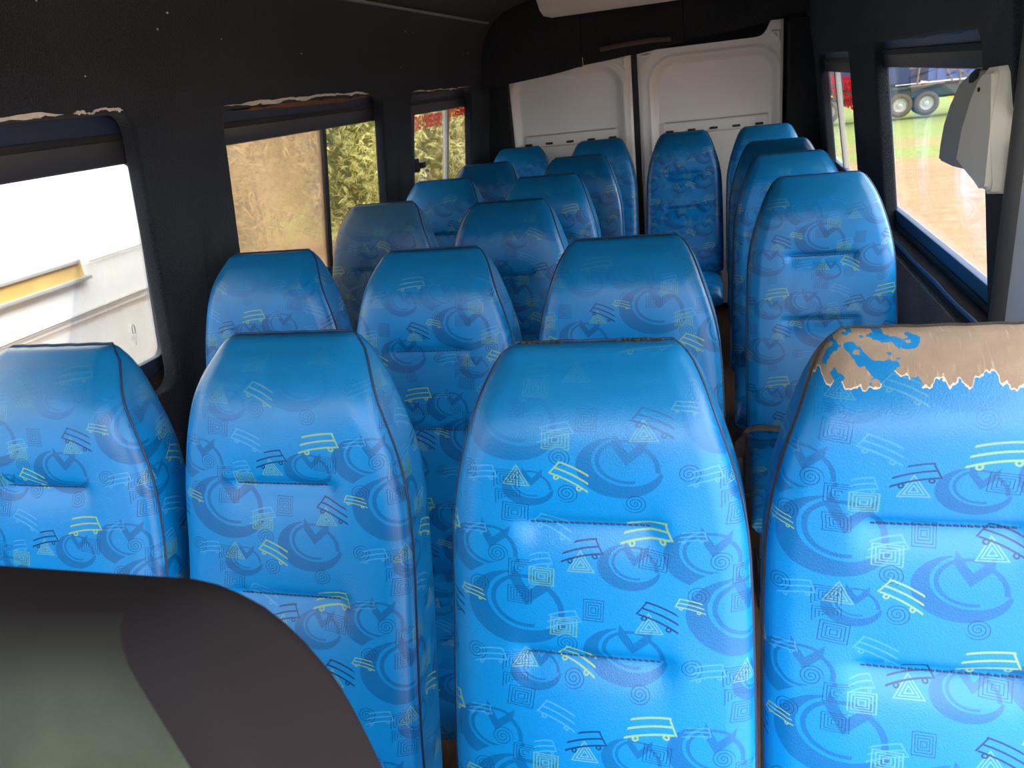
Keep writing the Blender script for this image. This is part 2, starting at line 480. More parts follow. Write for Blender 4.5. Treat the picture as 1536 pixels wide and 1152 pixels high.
# ------------------------------------------------------------------ bus seat
ZT = CAMZ-.324
W_TAB = [(0, .104), (.003, .113), (.010, .122), (.025, .133), (.05, .146), (.09, .161), (.14, .177), (.18, .187), (.23, .195), (.30, .199), (.42, .2015), (.55, .202), (.72, .201)]
F_TAB = [(0, -.008), (.003, -.016), (.010, -.026), (.022, -.039), (.040, -.056), (.058, -.071), (.076, -.082), (.095, -.089), (.13, -.096), (.18, -.104), (.25, -.119), (.33, -.140), (.42, -.172), (.52, -.206), (.60, -.228), (.67, -.240), (.72, -.236)]
B_TAB = [(0, .010), (.003, .014), (.010, .018), (.03, .022), (.08, .022), (.2, .008), (.4, -.045), (.6, -.105), (.72, -.135)]
SEAMS = (.207, .380)
def seat_ring(t, detail=True):
    w, yf, yb = smooth_tab(W_TAB, t), smooth_tab(F_TAB, t), smooth_tab(B_TAB, t)
    d = yb-yf
    rf, rb = min(.028, d*.48), min(.020, d*.40)
    pts = []          # from the middle of the back, round the left side, front, right side
    NF = 34
    def bulge(x):
        return -.011*(1-min(1, abs(x)/(w-.01))**3.2) if t > .02 else -.004*(1-min(1, abs(x)/w)**2)
    for k in range(5): pts.append((-(w-rb)*k/4*1.0, yb))
    for k in range(1, 5):
        an = radians(90*k/4); pts.append((-(w-rb)-rb*sin(an), yb-rb+rb*cos(an)))
    for k in range(1, 4): pts.append((-w, yb-rb+(yf+rf-yb+rb)*k/4))
    for k in range(0, 6):
        an = radians(90*k/6); pts.append((-(w-rf)-rf*cos(an), yf+rf-rf*sin(an)))
    for k in range(NF+1):
        x = -(w-rf)+2*(w-rf)*k/NF
        y = yf+bulge(x)
        for ts in SEAMS:
            q = t-ts
            wid = .094+.010*(1 if ts == SEAMS[1] else 0)
            e = 1.0 if abs(x) < wid-.022 else max(0.0, 1-(abs(x)-wid+.022)/.034)
            e = e*e*(3-2*e)
            if q < 0: g = math.exp(-(q/.009)**2)*.6+math.exp(-(q/.030)**2)*.4
            else: g = math.exp(-(q/.022)**2)*.55+math.exp(-(q/.050)**2)*.45
            y += .0125*e*g
        pts.append((x, y))
    L = len(pts)
    right = [(-x, y) for x, y in pts[1:5+4+3+6]][::-1]
    return pts, right
def make_backrest_mesh():
    ts = [0, .0015, .004, .008, .014, .021, .030, .040, .052, .065]
    t = .065
    while t < .719:
        near = min(abs(t+.004-s) for s in SEAMS)
        t += .0035 if near < .022 else (.007 if near < .05 else .0115)
        ts.append(min(t, .72))
    bm = bmesh.new()
    uvl = bm.loops.layers.uv.new('cloth')
    rows = []; uvs = []
    vacc = 0.0; prev = None
    for t in ts:
        pts, right = seat_ring(t)
        ring = pts+right
        # cloth coordinate across: arc length measured from the middle of the front
        n = len(ring)
        mid = len(pts)-1-17
        arc = [0.0]*n
        for i in range(mid+1, n): arc[i] = arc[i-1]+hypot(ring[i][0]-ring[i-1][0], ring[i][1]-ring[i-1][1])
        for i in range(mid-1, -1, -1): arc[i] = arc[i+1]-hypot(ring[i][0]-ring[i+1][0], ring[i][1]-ring[i+1][1])
        yfm = smooth_tab(F_TAB, t)
        if prev is not None: vacc += hypot(t-prev[0], yfm-prev[1])
        prev = (t, yfm)
        rows.append([bm.verts.new((x, y, ZT-t)) for x, y in ring])
        uvs.append([(arc[i], vacc) for i in range(n)]+[(arc[n-1]+.02, vacc)])
    n = len(rows[0])
    for j in range(len(rows)-1):
        for i in range(n):
            k = (i+1) % n
            f = bm.faces.new((rows[j][i], rows[j][k], rows[j+1][k], rows[j+1][i]))
            uu = (uvs[j][i], uvs[j][i+1], uvs[j+1][i+1], uvs[j+1][i])
            for lp, q in zip(f.loops, uu): lp[uvl].uv = q
    for row, v in ((rows[0], 0.0), (rows[-1], vacc)):
        f = bm.faces.new(row)
        for lp in f.loops: lp[uvl].uv = (lp.vert.co.x, v-.01)
    bmesh.ops.recalc_face_normals(bm, faces=bm.faces)
    me = bpy.data.meshes.new('backrest'); bm.to_mesh(me); bm.free()
    for p in me.polygons: p.use_smooth = True
    me.set_sharp_from_angle(angle=radians(50))
    return me
def seam_outline(t):
    w, yf, yb = smooth_tab(W_TAB, t), smooth_tab(F_TAB, t), smooth_tab(B_TAB, t)
    rf = min(.028, (yb-yf)*.48)
    return w+.0003, yf+rf*.9
def make_piping():
    bm = bmesh.new()
    tt = [.71-.70*k/60 for k in range(61)]
    left = [(-seam_outline(t)[0], seam_outline(t)[1], ZT-t) for t in tt]
    top = [(-.104+.208*k/12, .010+.002*sin(k*2.1), ZT+.0006) for k in range(13)]
    right = [(-x, y, z) for x, y, z in left[::-1]]
    tube(bm, left+top+right, .0021, 6)
    return bm
def make_stitch(ts, half):
    bm = bmesh.new()
    n = int(2*half/.0075)
    for k in range(n):
        x0 = -half+2*half*k/n; x1 = x0+.0052
        yf = smooth_tab(F_TAB, ts)-.011*(1-(abs(x0)/.19)**3.2)+.0122
        tube(bm, [(x0, yf-.0006, ZT-ts), (x1, yf-.0006, ZT-ts-.0006)], .0013, 5)
    return bm
def make_cushion_mesh():
    bm = bmesh.new()
    uvl = bm.loops.layers.uv.new('cloth')
    NX, NY = 26, 30
    def pt(a, b, top):
        # a across -1..1, b 0 (rear) .. 1 (front)
        ex = abs(a)**5
        w = .190-.006*(1-b)
        x = w*a
        y = -.165-.455*b
        zc = .405+.018*b-.012*sin(pi*b)
        if top: z = zc-.020*ex-.050*max(0, (b-.82)/.18)**2+.006*cos(a*pi/2)
        else: z = zc-.115+.010*ex
        return x, y, z
    rows = []
    for j in range(NY+1):
        b = j/NY
        r = [pt(-1+2*i/NX, b, True) for i in range(NX+1)]
        rr = [pt(1-2*i/NX, b, False) for i in range(NX+1)]
        # rounded sides
        side = [(r[-1][0]+.010, r[-1][1], r[-1][2]-.018), (r[-1][0]+.012, r[-1][1], (r[-1][2]+rr[0][2])/2), (rr[0][0]+.006, rr[0][1], rr[0][2]+.010)]
        side2 = [(-x, y, z) for x, y, z in side[::-1]]
        ring = r+side+rr+side2
        rows.append([bm.verts.new(p) for p in ring])
    n = len(rows[0])
    for j in range(NY):
        for i in range(n):
            k = (i+1) % n
            f = bm.faces.new((rows[j][i], rows[j][k], rows[j+1][k], rows[j+1][i]))
    bm.faces.new(rows[0]); bm.faces.new(rows[-1])
    bmesh.ops.recalc_face_normals(bm, faces=bm.faces)
    for f in bm.faces:
        for lp in f.loops:
            co = lp.vert.co
            lp[uvl].uv = (co.x+.07, .42-co.y+(.40-co.z))
    me = bpy.data.meshes.new('seat_cushion'); bm.to_mesh(me); bm.free()
    for p in me.polygons: p.use_smooth = True
    me.set_sharp_from_angle(angle=radians(50))
    return me
back_me, cush_me = make_backrest_mesh(), make_cushion_mesh()
def finish(bm, name, mat):
    me = bpy.data.meshes.new(name)
    bmesh.ops.recalc_face_normals(bm, faces=bm.faces)
    bm.to_mesh(me); bm.free()
    for p in me.polygons: p.use_smooth = True
    me.set_sharp_from_angle(angle=radians(40))
    me.materials.append(mat)
    return me
pipe_me = finish(make_piping(), 'piping', M['piping'])
st1_me = finish(make_stitch(SEAMS[0], .094), 'stitch_line', M['thread'])
st2_me = finish(make_stitch(SEAMS[1], .104), 'stitch_line', M['thread'])
fb = bmesh.new()
for s in (-1, 1):
    tube(fb, [(s*.150, -.60, .27), (s*.150, -.20, .27), (s*.150, -.15, .32), (s*.150, -.085, .52)], .014, 10)
tube(fb, [(-.150, -.58, .27), (.150, -.58, .27)], .012, 10)
tube(fb, [(-.150, -.22, .27), (.150, -.22, .27)], .012, 10)
frame_me = finish(fb, 'seat_frame', M['seat_steel'])
def leg_me(s):
    bm = bmesh.new()
    box(bm, s*.150-.017, s*.150+.017, -.49, -.455, .012, .27, .004)
    box(bm, s*.150-.017, s*.150+.017, -.29, -.255, .012, .27, .004)
    box(bm, s*.150-.026, s*.150+.026, -.52, -.225, 0, .013, .003)
    return finish(bm, 'leg', M['seat_steel'])
legL, legR = leg_me(-1), leg_me(1)

proto = empty('bus_seat', (0, 0, 0))
def add(name, me, mats=None):
    o = bpy.data.objects.new(name, me); COL.objects.link(o); o.parent = proto
    return o
back_me.materials.append(M['vinyl']); cush_me.materials.append(M['vinyl'])
pb = add('backrest', back_me)
for nm, me in (('seat_cushion', cush_me), ('seat_frame', frame_me), ('leg', legL), ('leg', legR)):
    add(nm, me)
for nm, me in (('piping', pipe_me), ('stitch_line', st1_me), ('stitch_line', st2_me)):
    add(nm, me).parent = pb

def copy_seat(loc, rz, label, color, mat=None):
    r = proto.copy(); COL.objects.link(r)
    r.location = loc; r.rotation_euler = (0, 0, rz)
    tag(r, label, 'bus seat', 'blue patterned bus seats')
    for ch in proto.children:
        c = ch.copy(); COL.objects.link(c); c.parent = r
        for g in ch.children:
            d = g.copy(); COL.objects.link(d); d.parent = c
        c.color = color
        if mat is not None and c.name.split('.')[0] == 'backrest':
            c.material_slots[0].link = 'OBJECT'; c.material_slots[0].material = mat
    return r
O = CAMX
# x, y of the top edge, label, cloth offset, material
SEATS = [
 (-1.088+O, 1.00, 'blue seat in the front row beside the left windows, cut off by the picture edge', (.184, .176), None),
 (-.660+O, 1.030, 'blue seat in the front row, partly hidden by the dark cloth front seat', (.187, .054), None),
 (-.167+O, .950, 'blue front-row seat beside the torn one, with frayed dark top seam', (.188, .228), None),
 (.247+O, .975, 'blue seat with torn vinyl showing beige backing along its top', (.21, .076), 'vinyl_torn'),
 (-1.112+O, 1.730, 'blue seat of the second row beside the dark left pillar', (.28, .056), None),
 (-.640+O, 1.640, 'blue seat in the second row, second from the left windows', (.29, .141), None),
 (-.200+O, 1.645, 'blue seat in the second row directly behind the front seat with the frayed top seam', (.026, .166), None),
 (-1.130+O, 2.50, 'dull grey-blue seat of the third row beside the sliding left window', (.14, .24), 'vinyl_dull'),
 (-.635+O, 2.325, 'darkened blue seat of the third row, second from the left windows', (.07, .03), None),
 (-1.112+O, 3.085, 'blue seat of the fourth row in front of the small left window', (.21, .13), None),
 (-.638+O, 2.925, 'blue seat of the fourth row, second from the left windows', (.16, .08), None),
 (-1.085+O, 3.65, 'blue seat of the fifth row beside the small left window', (.03, .18), None),
 (-.630+O, 3.600, 'blue seat of the fifth row, second from the left windows', (.10, .05), None),
 (-1.105+O, 4.43, 'blue rear bench seat in the left rear corner', (.19, .22), None),
 (-.650+O, 4.455, 'blue rear bench seat before the left rear door, second from the left', (.06, .15), None),
 (-.196+O, 4.46, 'upright blue seat standing alone at the end of the aisle before the right rear door', (.13, .10), None),
 (.226+O, 4.39, 'blue rear bench seat in the right rear corner, highest in the picture', (.23, .19), None),
 (.268+O, 2.385, 'blue seat by the right windows, first behind the torn seat', (.09, .135), None),
 (.238+O, 3.01, 'blue seat by the right windows, second behind the torn seat', (.17, .02), None),
 (.228+O, 3.53, 'blue seat by the right windows, third behind the torn seat', (.01, .09), None),
]
seat_objs = []
M['frayed'] = plain('frayed_dark_edge', (.016, .012, .010, 1), .95, 0, .4, 90, .6, 300)
for (x, y, lab, off, mt) in SEATS:
    s = copy_seat((x, y, 0), 0, lab, (off[0], off[1], 0, 1), M[mt] if mt else None)
    if mt == 'vinyl_torn':
        for c in s.children_recursive:
            if c.name.startswith('piping'):
                c.material_slots[0].link = 'OBJECT'; c.material_slots[0].material = M['frayed']
    seat_objs.append(s)
for ch in list(proto.children_recursive): bpy.data.objects.remove(ch)
bpy.data.objects.remove(proto)
rnd = random.Random(9)
for x0, x1 in ((-.098, -.040), (.030, .098)):
    bm = bmesh.new()
    n = 26
    tube(bm, [(x0+(x1-x0)*k/n, .008+rnd.uniform(-.003, .003), ZT+.0005+rnd.uniform(-.0012, .0016)) for k in range(n+1)], .0022, 6)
    o = obj('frayed_seam', bm, M['frayed'], next(c for c in seat_objs[2].children if c.name.startswith('backrest'))); o['label'] = 'frayed dark brown seam'
# lap belt lying over the seat cushion by the right windows
bm = bmesh.new()
pts = [(-.225, -.245, .33), (-.222, -.255, .40), (-.205, -.265, .438), (-.17, -.27, .449), (-.10, -.275, .447), (-.02, -.28, .441), (.06, -.285, .437)]
tube(bm, pts, .01, 8, flat=(.020, .0035))
o = obj('lap_belt', bm, M['strap'], seat_objs[17]); o['label'] = 'dark brown webbing belt'
bm = bmesh.new(); box(bm, -.236, -.214, -.27, -.22, .22, .34, .003)
obj('belt_anchor', bm, M['seat_steel'], o)

# ------------------------------------------------------------------ dark front seat at the lower left
def front_seat():
    root = empty('front_seat', (-.040, .300, 0), 'dark charcoal and olive cloth front seat in the lower left corner', 'front seat')
    W = [(0, .125), (.004, .145), (.012, .160), (.03, .182), (.06, .204), (.10, .223), (.16, .242), (.26, .262), (.45, .274), (.75, .276)]
    F = [(0, .012), (.004, -.004), (.015, -.020), (.04, -.034), (.09, -.046), (.2, -.060), (.4, -.095), (.75, -.150)]
    B = [(0, .042), (.004, .052), (.015, .060), (.04, .066), (.1, .068), (.4, .035), (.75, -.04)]
    zt = 1.168
    bm = bmesh.new(); uvl = bm.loops.layers.uv.new('cloth')
    ts = [0, .002, .006, .012, .02, .03, .045, .06, .08]+[.08+.67*k/50 for k in range(1, 51)]
    rows = []
    for t in ts:
        w, yf, yb = smooth_tab(W, t), smooth_tab(F, t), smooth_tab(B, t)
        r = min(.026, (yb-yf)*.48)
        ring = []
        for k in range(41):
            x = -(w-r)+2*(w-r)*k/40
            a = abs(x)
            groove = .004*math.exp(-((a-.212)/.006)**2)*(1 if t > .06 else t/.06)
            ring.append((x, yf-.010*(1-(a/(w))**2)+groove))
        for k in range(1, 7):
            an = radians(90*k/6); ring.append(((w-r)+r*sin(an), yf+r-r*cos(an)))
        for k in range(1, 7):
            an = radians(90*k/6); ring.append(((w-r)+r*cos(an), yb-r+r*sin(an)))
        for k in range(0, 13):
            ring.append(((w-r)-2*(w-r)*k/12, yb))
        for k in range(1, 7):
            an = radians(90*k/6); ring.append((-(w-r)-r*sin(an), yb-r+r*cos(an)))
        for k in range(1, 6):
            an = radians(90*k/6); ring.append((-(w-r)-r*cos(an), yf+r-r*sin(an)))
        rows.append([bm.verts.new((x, y, zt-t)) for x, y in ring])
    n = len(rows[0])
    for j in range(len(rows)-1):
        for i in range(n):
            f = bm.faces.new((rows[j][i], rows[j][(i+1) % n], rows[j+1][(i+1) % n], rows[j+1][i]))
    bm.faces.new(rows[0]); bm.faces.new(rows[-1])
    fronts = {v for r_ in rows for v in r_[:41]}
    for f in bm.faces:
        front = all(v in fronts for v in f.verts) and len(f.verts) == 4
        for lp in f.loops:
            co = lp.vert.co
            lp[uvl].uv = (abs(co.x), zt-co.z) if front else (.3, .3)
    obj('backrest', bm, M['dark_cloth'], root)
    bm = bmesh.new(); box(bm, -.25, .25, -.60, -.08, .36, .52, .05, 4)
    me = obj('seat_cushion', bm, M['dark_cloth'], root)
    me.data.uv_layers.new(name='cloth')
    bm = bmesh.new(); box(bm, -.20, .20, -.52, -.10, .0, .365, .01)
    obj('seat_base', bm, M['black_plastic'], root)
    for s in (-1, 1):
        bm = bmesh.new()
        tube(bm, [(s*.2115, smooth_tab(F, t)-.0030, zt-t) for t in [.115+.012*k for k in range(46)]], .0020, 5)
        obj('seam', bm, M['black_plastic'], root)
front_seat()

# ------------------------------------------------------------------ shell
RO = 1.55
XT = [(0, .99), (.80, .987), (1.40, .915), (1.50, .903), (1.55, .892)]
def xin(z): return lerp_tab(XT, z)
WL = [(.45, 1.64, .79, 1.492), (1.985, 3.125, .80, 1.480), (3.43, 4.375, .80, 1.468)]
WR = [(1.79, 2.96, .822, 1.458), (3.50, 4.54, .850, 1.440)]
def wall(name, side, y0, y1, wins, cuts):
    loops = [[(y0, .0), (y1, .0), (y1, RO), (y0, RO)]]
    for (a, b, c, d) in wins: loops.append(rrect(a, b, c, d, .055)[::-1])
    bm = sheet(loops, .012, .010, [(1, z) for z in (.8, 1.0, 1.2, 1.4, 1.5)])
    for v in bm.verts:
        y, z, c = v.co
        v.co = Vector((side*(xin(z)+.022+c), y, z))
    return struct(obj(name, bm, M['carpet'], smooth=True))
wl = wall('wall_left', -1, -1.10, 4.86, WL+[(-.85, .30, .85, 1.47)], None)
wr = wall('wall_right', 1, 1.62, 4.86, WR, None)
# rolled carpet pillars between the windows
def roll(par, side, y, half, out, z0, z1, mat):
    bm = bmesh.new()
    rings = []
    N = 14
    for j in range(13):
        z = z0+(z1-z0)*j/12
        k = max(0, min(1, (z1-z)/.55))
        rings.append([bm.verts.new((side*(xin(z)+.012-(out*k+.002)*cos(radians(-90+180*i/N))), y+half*sin(radians(-90+180*i/N)), z)) for i in range(N+1)])
    for a, b in zip(rings, rings[1:]):
        for i in range(N): bm.faces.new((a[i], a[i+1], b[i+1], b[i]))
    return obj('pillar_cover', bm, mat, par)
roll(wl, -1, 1.855, .060, .022, .25, 1.46, M['carpet'])
roll(wl, -1, 3.285, .075, .022, .25, 1.50, M['carpet'])
roll(wl, -1, 4.60, .10, .022, .25, 1.50, M['carpet'])
roll(wr, 1, 3.23, .12, .020, .25, 1.42, M['carpet'])
roll(wr, 1, 4.66, .06, .020, .25, 1.42, M['carpet'])
# carpet panel under the right-hand window, light put into its grey
bm = sheet([rrect(1.66, 3.45,   .06, .785, .03)], .004, .004, [(1, .8)])
for v in bm.verts:
    y, z, c = v.co; v.co = Vector((xin(z)-.004+c, y, z))
obj('lower_panel', bm, M['carpet_lit'], wr)
bm = bmesh.new()
tube(bm, [(xin(.815)+.004, 1.78+.12*k, .820+.0012*sin(k*1.9)) for k in range(11)], .009, 8)
obj('sill_lip', bm, M['body_blue'], wr)
# torn white edge of the lining above the left windows
def ragged(par, side, y0, y1, z, amp, mat, name, seed, dx=0.0):
    rnd = random.Random(seed)
    bm = bmesh.new(); n = 46
    top, bot = [], []
    h = .006; g = 0
    for k in range(n+1):
        y = y0+(y1-y0)*k/n
        h = max(.0015, min(amp, h+rnd.uniform(-.003, .003))); g = max(-.003, min(.003, g+rnd.uniform(-.0015, .0015)))
        taper = min(1, k/3, (n-k)/3)+.15
        x = side*(xin(z)-.004+dx)
        top.append((x, y, z+g+h*taper)); bot.append((x+side*.006, y, z+g-h*.4*taper))
    fr = [[bm.verts.new(p) for p in top], [bm.verts.new(p) for p in bot]]
    bk = [[bm.verts.new((p[0]+side*.022, p[1], p[2])) for p in top], [bm.verts.new((p[0]+side*.022, p[1], p[2])) for p in bot]]
    for i in range(n):
        bm.faces.new((fr[0][i], fr[0][i+1], fr[1][i+1], fr[1][i]))
        bm.faces.new((bk[0][i], bk[0][i+1], bk[1][i+1], bk[1][i]))
        bm.faces.new((fr[0][i], fr[0][i+1], bk[0][i+1], bk[0][i]))
        bm.faces.new((fr[1][i], fr[1][i+1], bk[1][i+1], bk[1][i]))
    return obj(name, bm, mat, par, smooth=False)
ragged(wl, -1, .55, 1.42, 1.489, .007, M['foam_edge'], 'torn_foam_edge', 1)
ragged(wl, -1, 1.45, 1.60, 1.489, .005, M['foam_edge'], 'torn_foam_edge', 2)
ragged(wl, -1, 2.00, 2.98, 1.479, .008, M['foam_edge'], 'torn_foam_edge', 3)
ragged(wl, -1, 2.08, 3.00, 1.466, .010, M['rust'], 'rusty_edge', 4, .006)
ragged(wl, -1, 3.46, 4.33, 1.467, .006, M['foam_edge'], 'torn_foam_edge', 5)
ragged(wl, -1, 3.50, 3.90, 1.458, .006, M['rust'], 'rusty_edge', 6, .006)
ragged(wr, 1, 1.80, 2.85, 1.450, .012, M['body_blue'], 'torn_lining_edge', 7, .012)

# windows: frame (blue body metal), panes, rails
def xg(z, side):       # glass plane
    if side < 0: return -(.995+.15*(1.375-z))
    return .972+.13*(1.375-z)
def ring_part(name, side, outer, inner, off, thick, mat, par):
    bm = sheet([outer, inner[::-1]], thick, .003, [(1, z) for z in (.9, 1.1, 1.3)])
    for v in bm.verts:
        y, z, c = v.co; v.co = Vector((xg(z, side)-side*(off+c), y, z))
    return obj(name, bm, mat, par)
def pane_part(name, side, y0, y1, z0, z1, r, off, mat, par):
    bm = sheet([rrect(y0, y1, z0, z1, r)], .0015, 0)
    for v in bm.verts:
        y, z, c = v.co; v.co = Vector((xg(z, side)-side*(off+c), y, z))
    return obj(name, bm, mat, par)
def bar_part(name, side, y, z0, z1, half, off, thick, mat, par, lean=0.0):
    bm = sheet([[(y-half, z0), (y+half, z0), (y+half+lean, z1), (y-half+lean, z1)]], thick, .002)
    for v in bm.verts:
        yy, z, c = v.co; v.co = Vector((xg(z, side)-side*(off+c), yy, z))
    return obj(name, bm, mat, par)
def window(idx, side, opening, g, r=.02):
    """opening in the lining, g the clear glass"""
    a, b, c, d = opening; y0, y1, z0, z1 = g
    w = struct(empty('window_%d' % idx, (0, 0, 0)))
    A0, A1, C0, C1 = min(a, y0)-.06, max(b, y1)+.06, min(c, z0)-.06, max(d, z1)+.05
    ring_part('window_frame', side, rrect(A0, A1, C0, C1, .03), rrect(y0, y1, z0, z1, r), .012, .008, M['body_blue'] if side > 0 else M['frame_shaded'], w)
    zr = z1+(d-z1)*.50
    bm = sheet([[(A0, zr-.006), (A1, zr-.006), (A1, zr+.006), (A0, zr+.006)]], .007, .002)
    for v in bm.verts:
        yy, z, cc = v.co; v.co = Vector((xg(z, side)-side*(.024+cc), yy, z))
    obj('top_rail', bm, M['rubber'], w)
    bm = sheet([[(A0, z1+.001), (A1, z1+.001), (A1, zr-.008), (A0, zr-.008)]], .003, .001)
    for v in bm.verts:
        yy, z, cc = v.co; v.co = Vector((xg(z, side)-side*(.0245+cc), yy, z))
    obj('top_border', bm, M['frit'], w)
    zr = z0-.050
    bm = sheet([[(A0, zr-.009), (A1, zr-.009), (A1, zr+.009), (A0, zr+.009)]], .005, .002)
    for v in bm.verts:
        yy, z, cc = v.co; v.co = Vector((xg(z, side)-side*(.022+cc), yy, z))
    obj('sill_seal', bm, M['rubber'], w)
    return w
w1 = window(1, -1, WL[0], (.40, 1.682, .865, 1.373), .03)
pane_part('pane', -1, .38, 1.70, .84, 1.39, .02, 0, M['glass'], w1)
w2 = window(2, -1, WL[1], (2.055, 3.24, .865, 1.376), .02)
pane_part('pane', -1, 2.68, 3.26, .85, 1.39, .02, 0, M['glass'], w2)
o = pane_part('sliding_pane', -1, 2.03, 2.70, .85, 1.39, .02, .006, M['glass_brown'], w2); o['label'] = 'brown dusty sliding pane'
bar_part('divider', -1, 2.70, .86, 1.38, .012, .010, .006, M['black_plastic'], w2)
w3 = window(3, -1, WL[2], (3.61, 4.55, .865, 1.372), .02)
pane_part('pane', -1, 3.60, 4.14, .85, 1.39, .02, .004, M['glass'], w3)
pane_part('pane', -1, 4.13, 4.57, .85, 1.39, .02, -.004, M['glass'], w3)
bar_part('divider', -1, 4.135, .86, 1.38, .014, .006, .010, M['grey_plastic'], w3)
bm = bmesh.new()
lx = xg(1.13, -1)
box(bm, lx+.008, lx+.030, 3.625, 3.665, 1.105, 1.170, .004); box(bm, lx+.02, lx+.048, 3.66, 3.705, 1.12, 1.15, .006)
obj('window_latch', bm, M['black_plastic'], w3)
w4 = window(4, 1, WR[0], (1.72, 3.04, .897, 1.372), .02)
pane_part('pane', 1, 1.70, 3.06, .86, 1.39, .02, 0, M['glass'], w4)
w5 = window(5, 1, WR[1], (3.52, 4.75, .885, 1.345), .02)
pane_part('pane', 1, 3.50, 4.26, .86, 1.36, .02, .004, M['glass'], w5)
pane_part('pane', 1, 4.24, 4.77, .86, 1.36, .02, -.004, M['glass'], w5)
bar_part('divider', 1, 4.25, .87, 1.35, .016, .006, .010, M['grey_plastic'], w5, .02)
def exit_text(side, y, z, size, width, par, lines):
    bm = bmesh.new()
    for i, ln in enumerate(lines):
        b2 = text_mesh(ln, size, .0004, .0032)
        xs = [v.co.x for v in b2.verts]; k = width/(max(xs)-min(xs))
        for v in b2.verts:
            q = v.co.copy(); zz = z+q.y-i*size*.9
            # the words read from outside the bus, so they stand mirrored from the seats
            v.co = Vector((xg(zz, side)+side*(.006+q.z), y+side*q.x*k, zz))
        me = bpy.data.meshes.new('t'); b2.to_mesh(me); bm.from_mesh(me); b2.free(); bpy.data.meshes.remove(me)
    return obj('exit_lettering', bm, M['red_letter'], par, smooth=False)
exit_text(-1, 3.885, 1.325, .085, .42, w3, ['EMERGENCY EXIT'])
exit_text(-1, 4.345, 1.345, .060, .36, w3, ['EMERGENCY EXIT'])
exit_text(1, 4.06, 1.285, .085, .30, w5, ['EMERGENCY', 'EXIT'])
exit_text(1, 4.50, 1.295, .070, .30, w5, ['EMERGENCY', 'EXIT'])
# small etched mark in the corner of the big left pane
bm = bmesh.new()
def gp(y, z):
    y, z = 1.60+(y-1.575)*.6, .945+(z-.94)*.6
    return (xg(z, -1)+.004, y, z)
def stroke(p, w=.0011):
    tube(bm, [gp(*q) for q in p], w*.7, 5)
stroke([(1.565, .955), (1.565, .985), (1.573, .995), (1.581, .985), (1.581, .955), (1.575, .955)], .002)
for k in range(4): stroke([(1.555, .943-.007*k), (1.592-.004*(k % 2), .943-.007*k)], .0006)
stroke([(1.570, .910), (1.576, .912), (1.578, .905), (1.572, .900)], .0012)
M['etch'] = plain('grey_etching', (.38, .37, .36, 1), .7)
obj('glass_stamp', bm, M['etch'], w1)

bm = bmesh.new(); box(bm, -1.0, 1.0, -1.25, -1.15, .0, 1.0, .03)
struct(obj('unseen_dash_panel', bm, M['rubber']))  # unseen dash-height panel, added to block low light from ahead
# ceiling and curved upper sides
prof = [(-.892, 1.55), (-.885, 1.62), (-.862, 1.70), (-.815, 1.775), (-.74, 1.835), (-.62, 1.872), (-.4, 1.895), (0, 1.905)]
prof = prof+[(-x, z) for x, z in prof[:-1][::-1]]
bm = bmesh.new()
ys = [-.55, 0, .8, 1.6, 2.4, 3.2, 4.0, 4.86]
rows = [[bm.verts.new((x, y, z)) for x, z in prof] for y in ys]
rows2 = [[bm.verts.new((x*1.03, y, z+.03)) for x, z in prof] for y in ys]
for a, b in zip(rows, rows[1:]):
    for i in range(len(prof)-1): bm.faces.new((a[i], a[i+1], b[i+1], b[i]))
for a, b in zip(rows2, rows2[1:]):
    for i in range(len(prof)-1): bm.faces.new((a[i], a[i+1], b[i+1], b[i]))
for i in range(len(prof)-1):
    bm.faces.new((rows[0][i], rows[0][i+1], rows2[0][i+1], rows2[0][i]))
ceil = struct(obj('ceiling', bm, M['carpet']))
# lint stuck in the lining
bm = bmesh.new()
rnd = random.Random(3)
for k in range(12):
    y = rnd.uniform(1.3, 4.3); z = rnd.uniform(1.56, 1.72)
    x = -lerp_tab([(1.55, .892), (1.62, .885), (1.70, .862), (1.775, .815)], z)+.003
    s = rnd.uniform(.001, .003)
    bmesh.ops.create_icosphere(bm, subdivisions=1, radius=s, matrix=Matrix.Translation((x, y, z)) @ Matrix.Diagonal((.5, rnd.uniform(.7, 1.8), rnd.uniform(.6, 1.3), 1)))
lint = obj('lint', bm, M['lint'], ceil); lint['kind'] = 'stuff'
# trim strip along the left roof edge
bm = bmesh.new(); tube(bm, [(-.80, 1.0, 1.782), (-.80, 4.45, 1.782)], .01, 8, flat=(.016, .006))
struct(obj('trim_1', bm, M['grey_strip']))
# floor
bm = bmesh.new(); box(bm, -1.02, 1.02, -1.6, 4.9, -.06, 0)
struct(obj('floor', bm, M['floor'], smooth=False))
# rear wall (lining round and behind the doors)
bm = bmesh.new(); box(bm, -1.0, 1.0, 4.90, 4.94, 0, 1.93)
wrear = struct(obj('wall_rear', bm, M['rear_carpet'], smooth=False))
bm = bmesh.new()
box(bm, -1.0, -.80, 4.74, 4.90, 0, 1.62, .02); box(bm, .785, 1.0, 4.74, 4.90, 0, 1.62, .02)
obj('corner_post', bm, M['rear_carpet'], wrear)

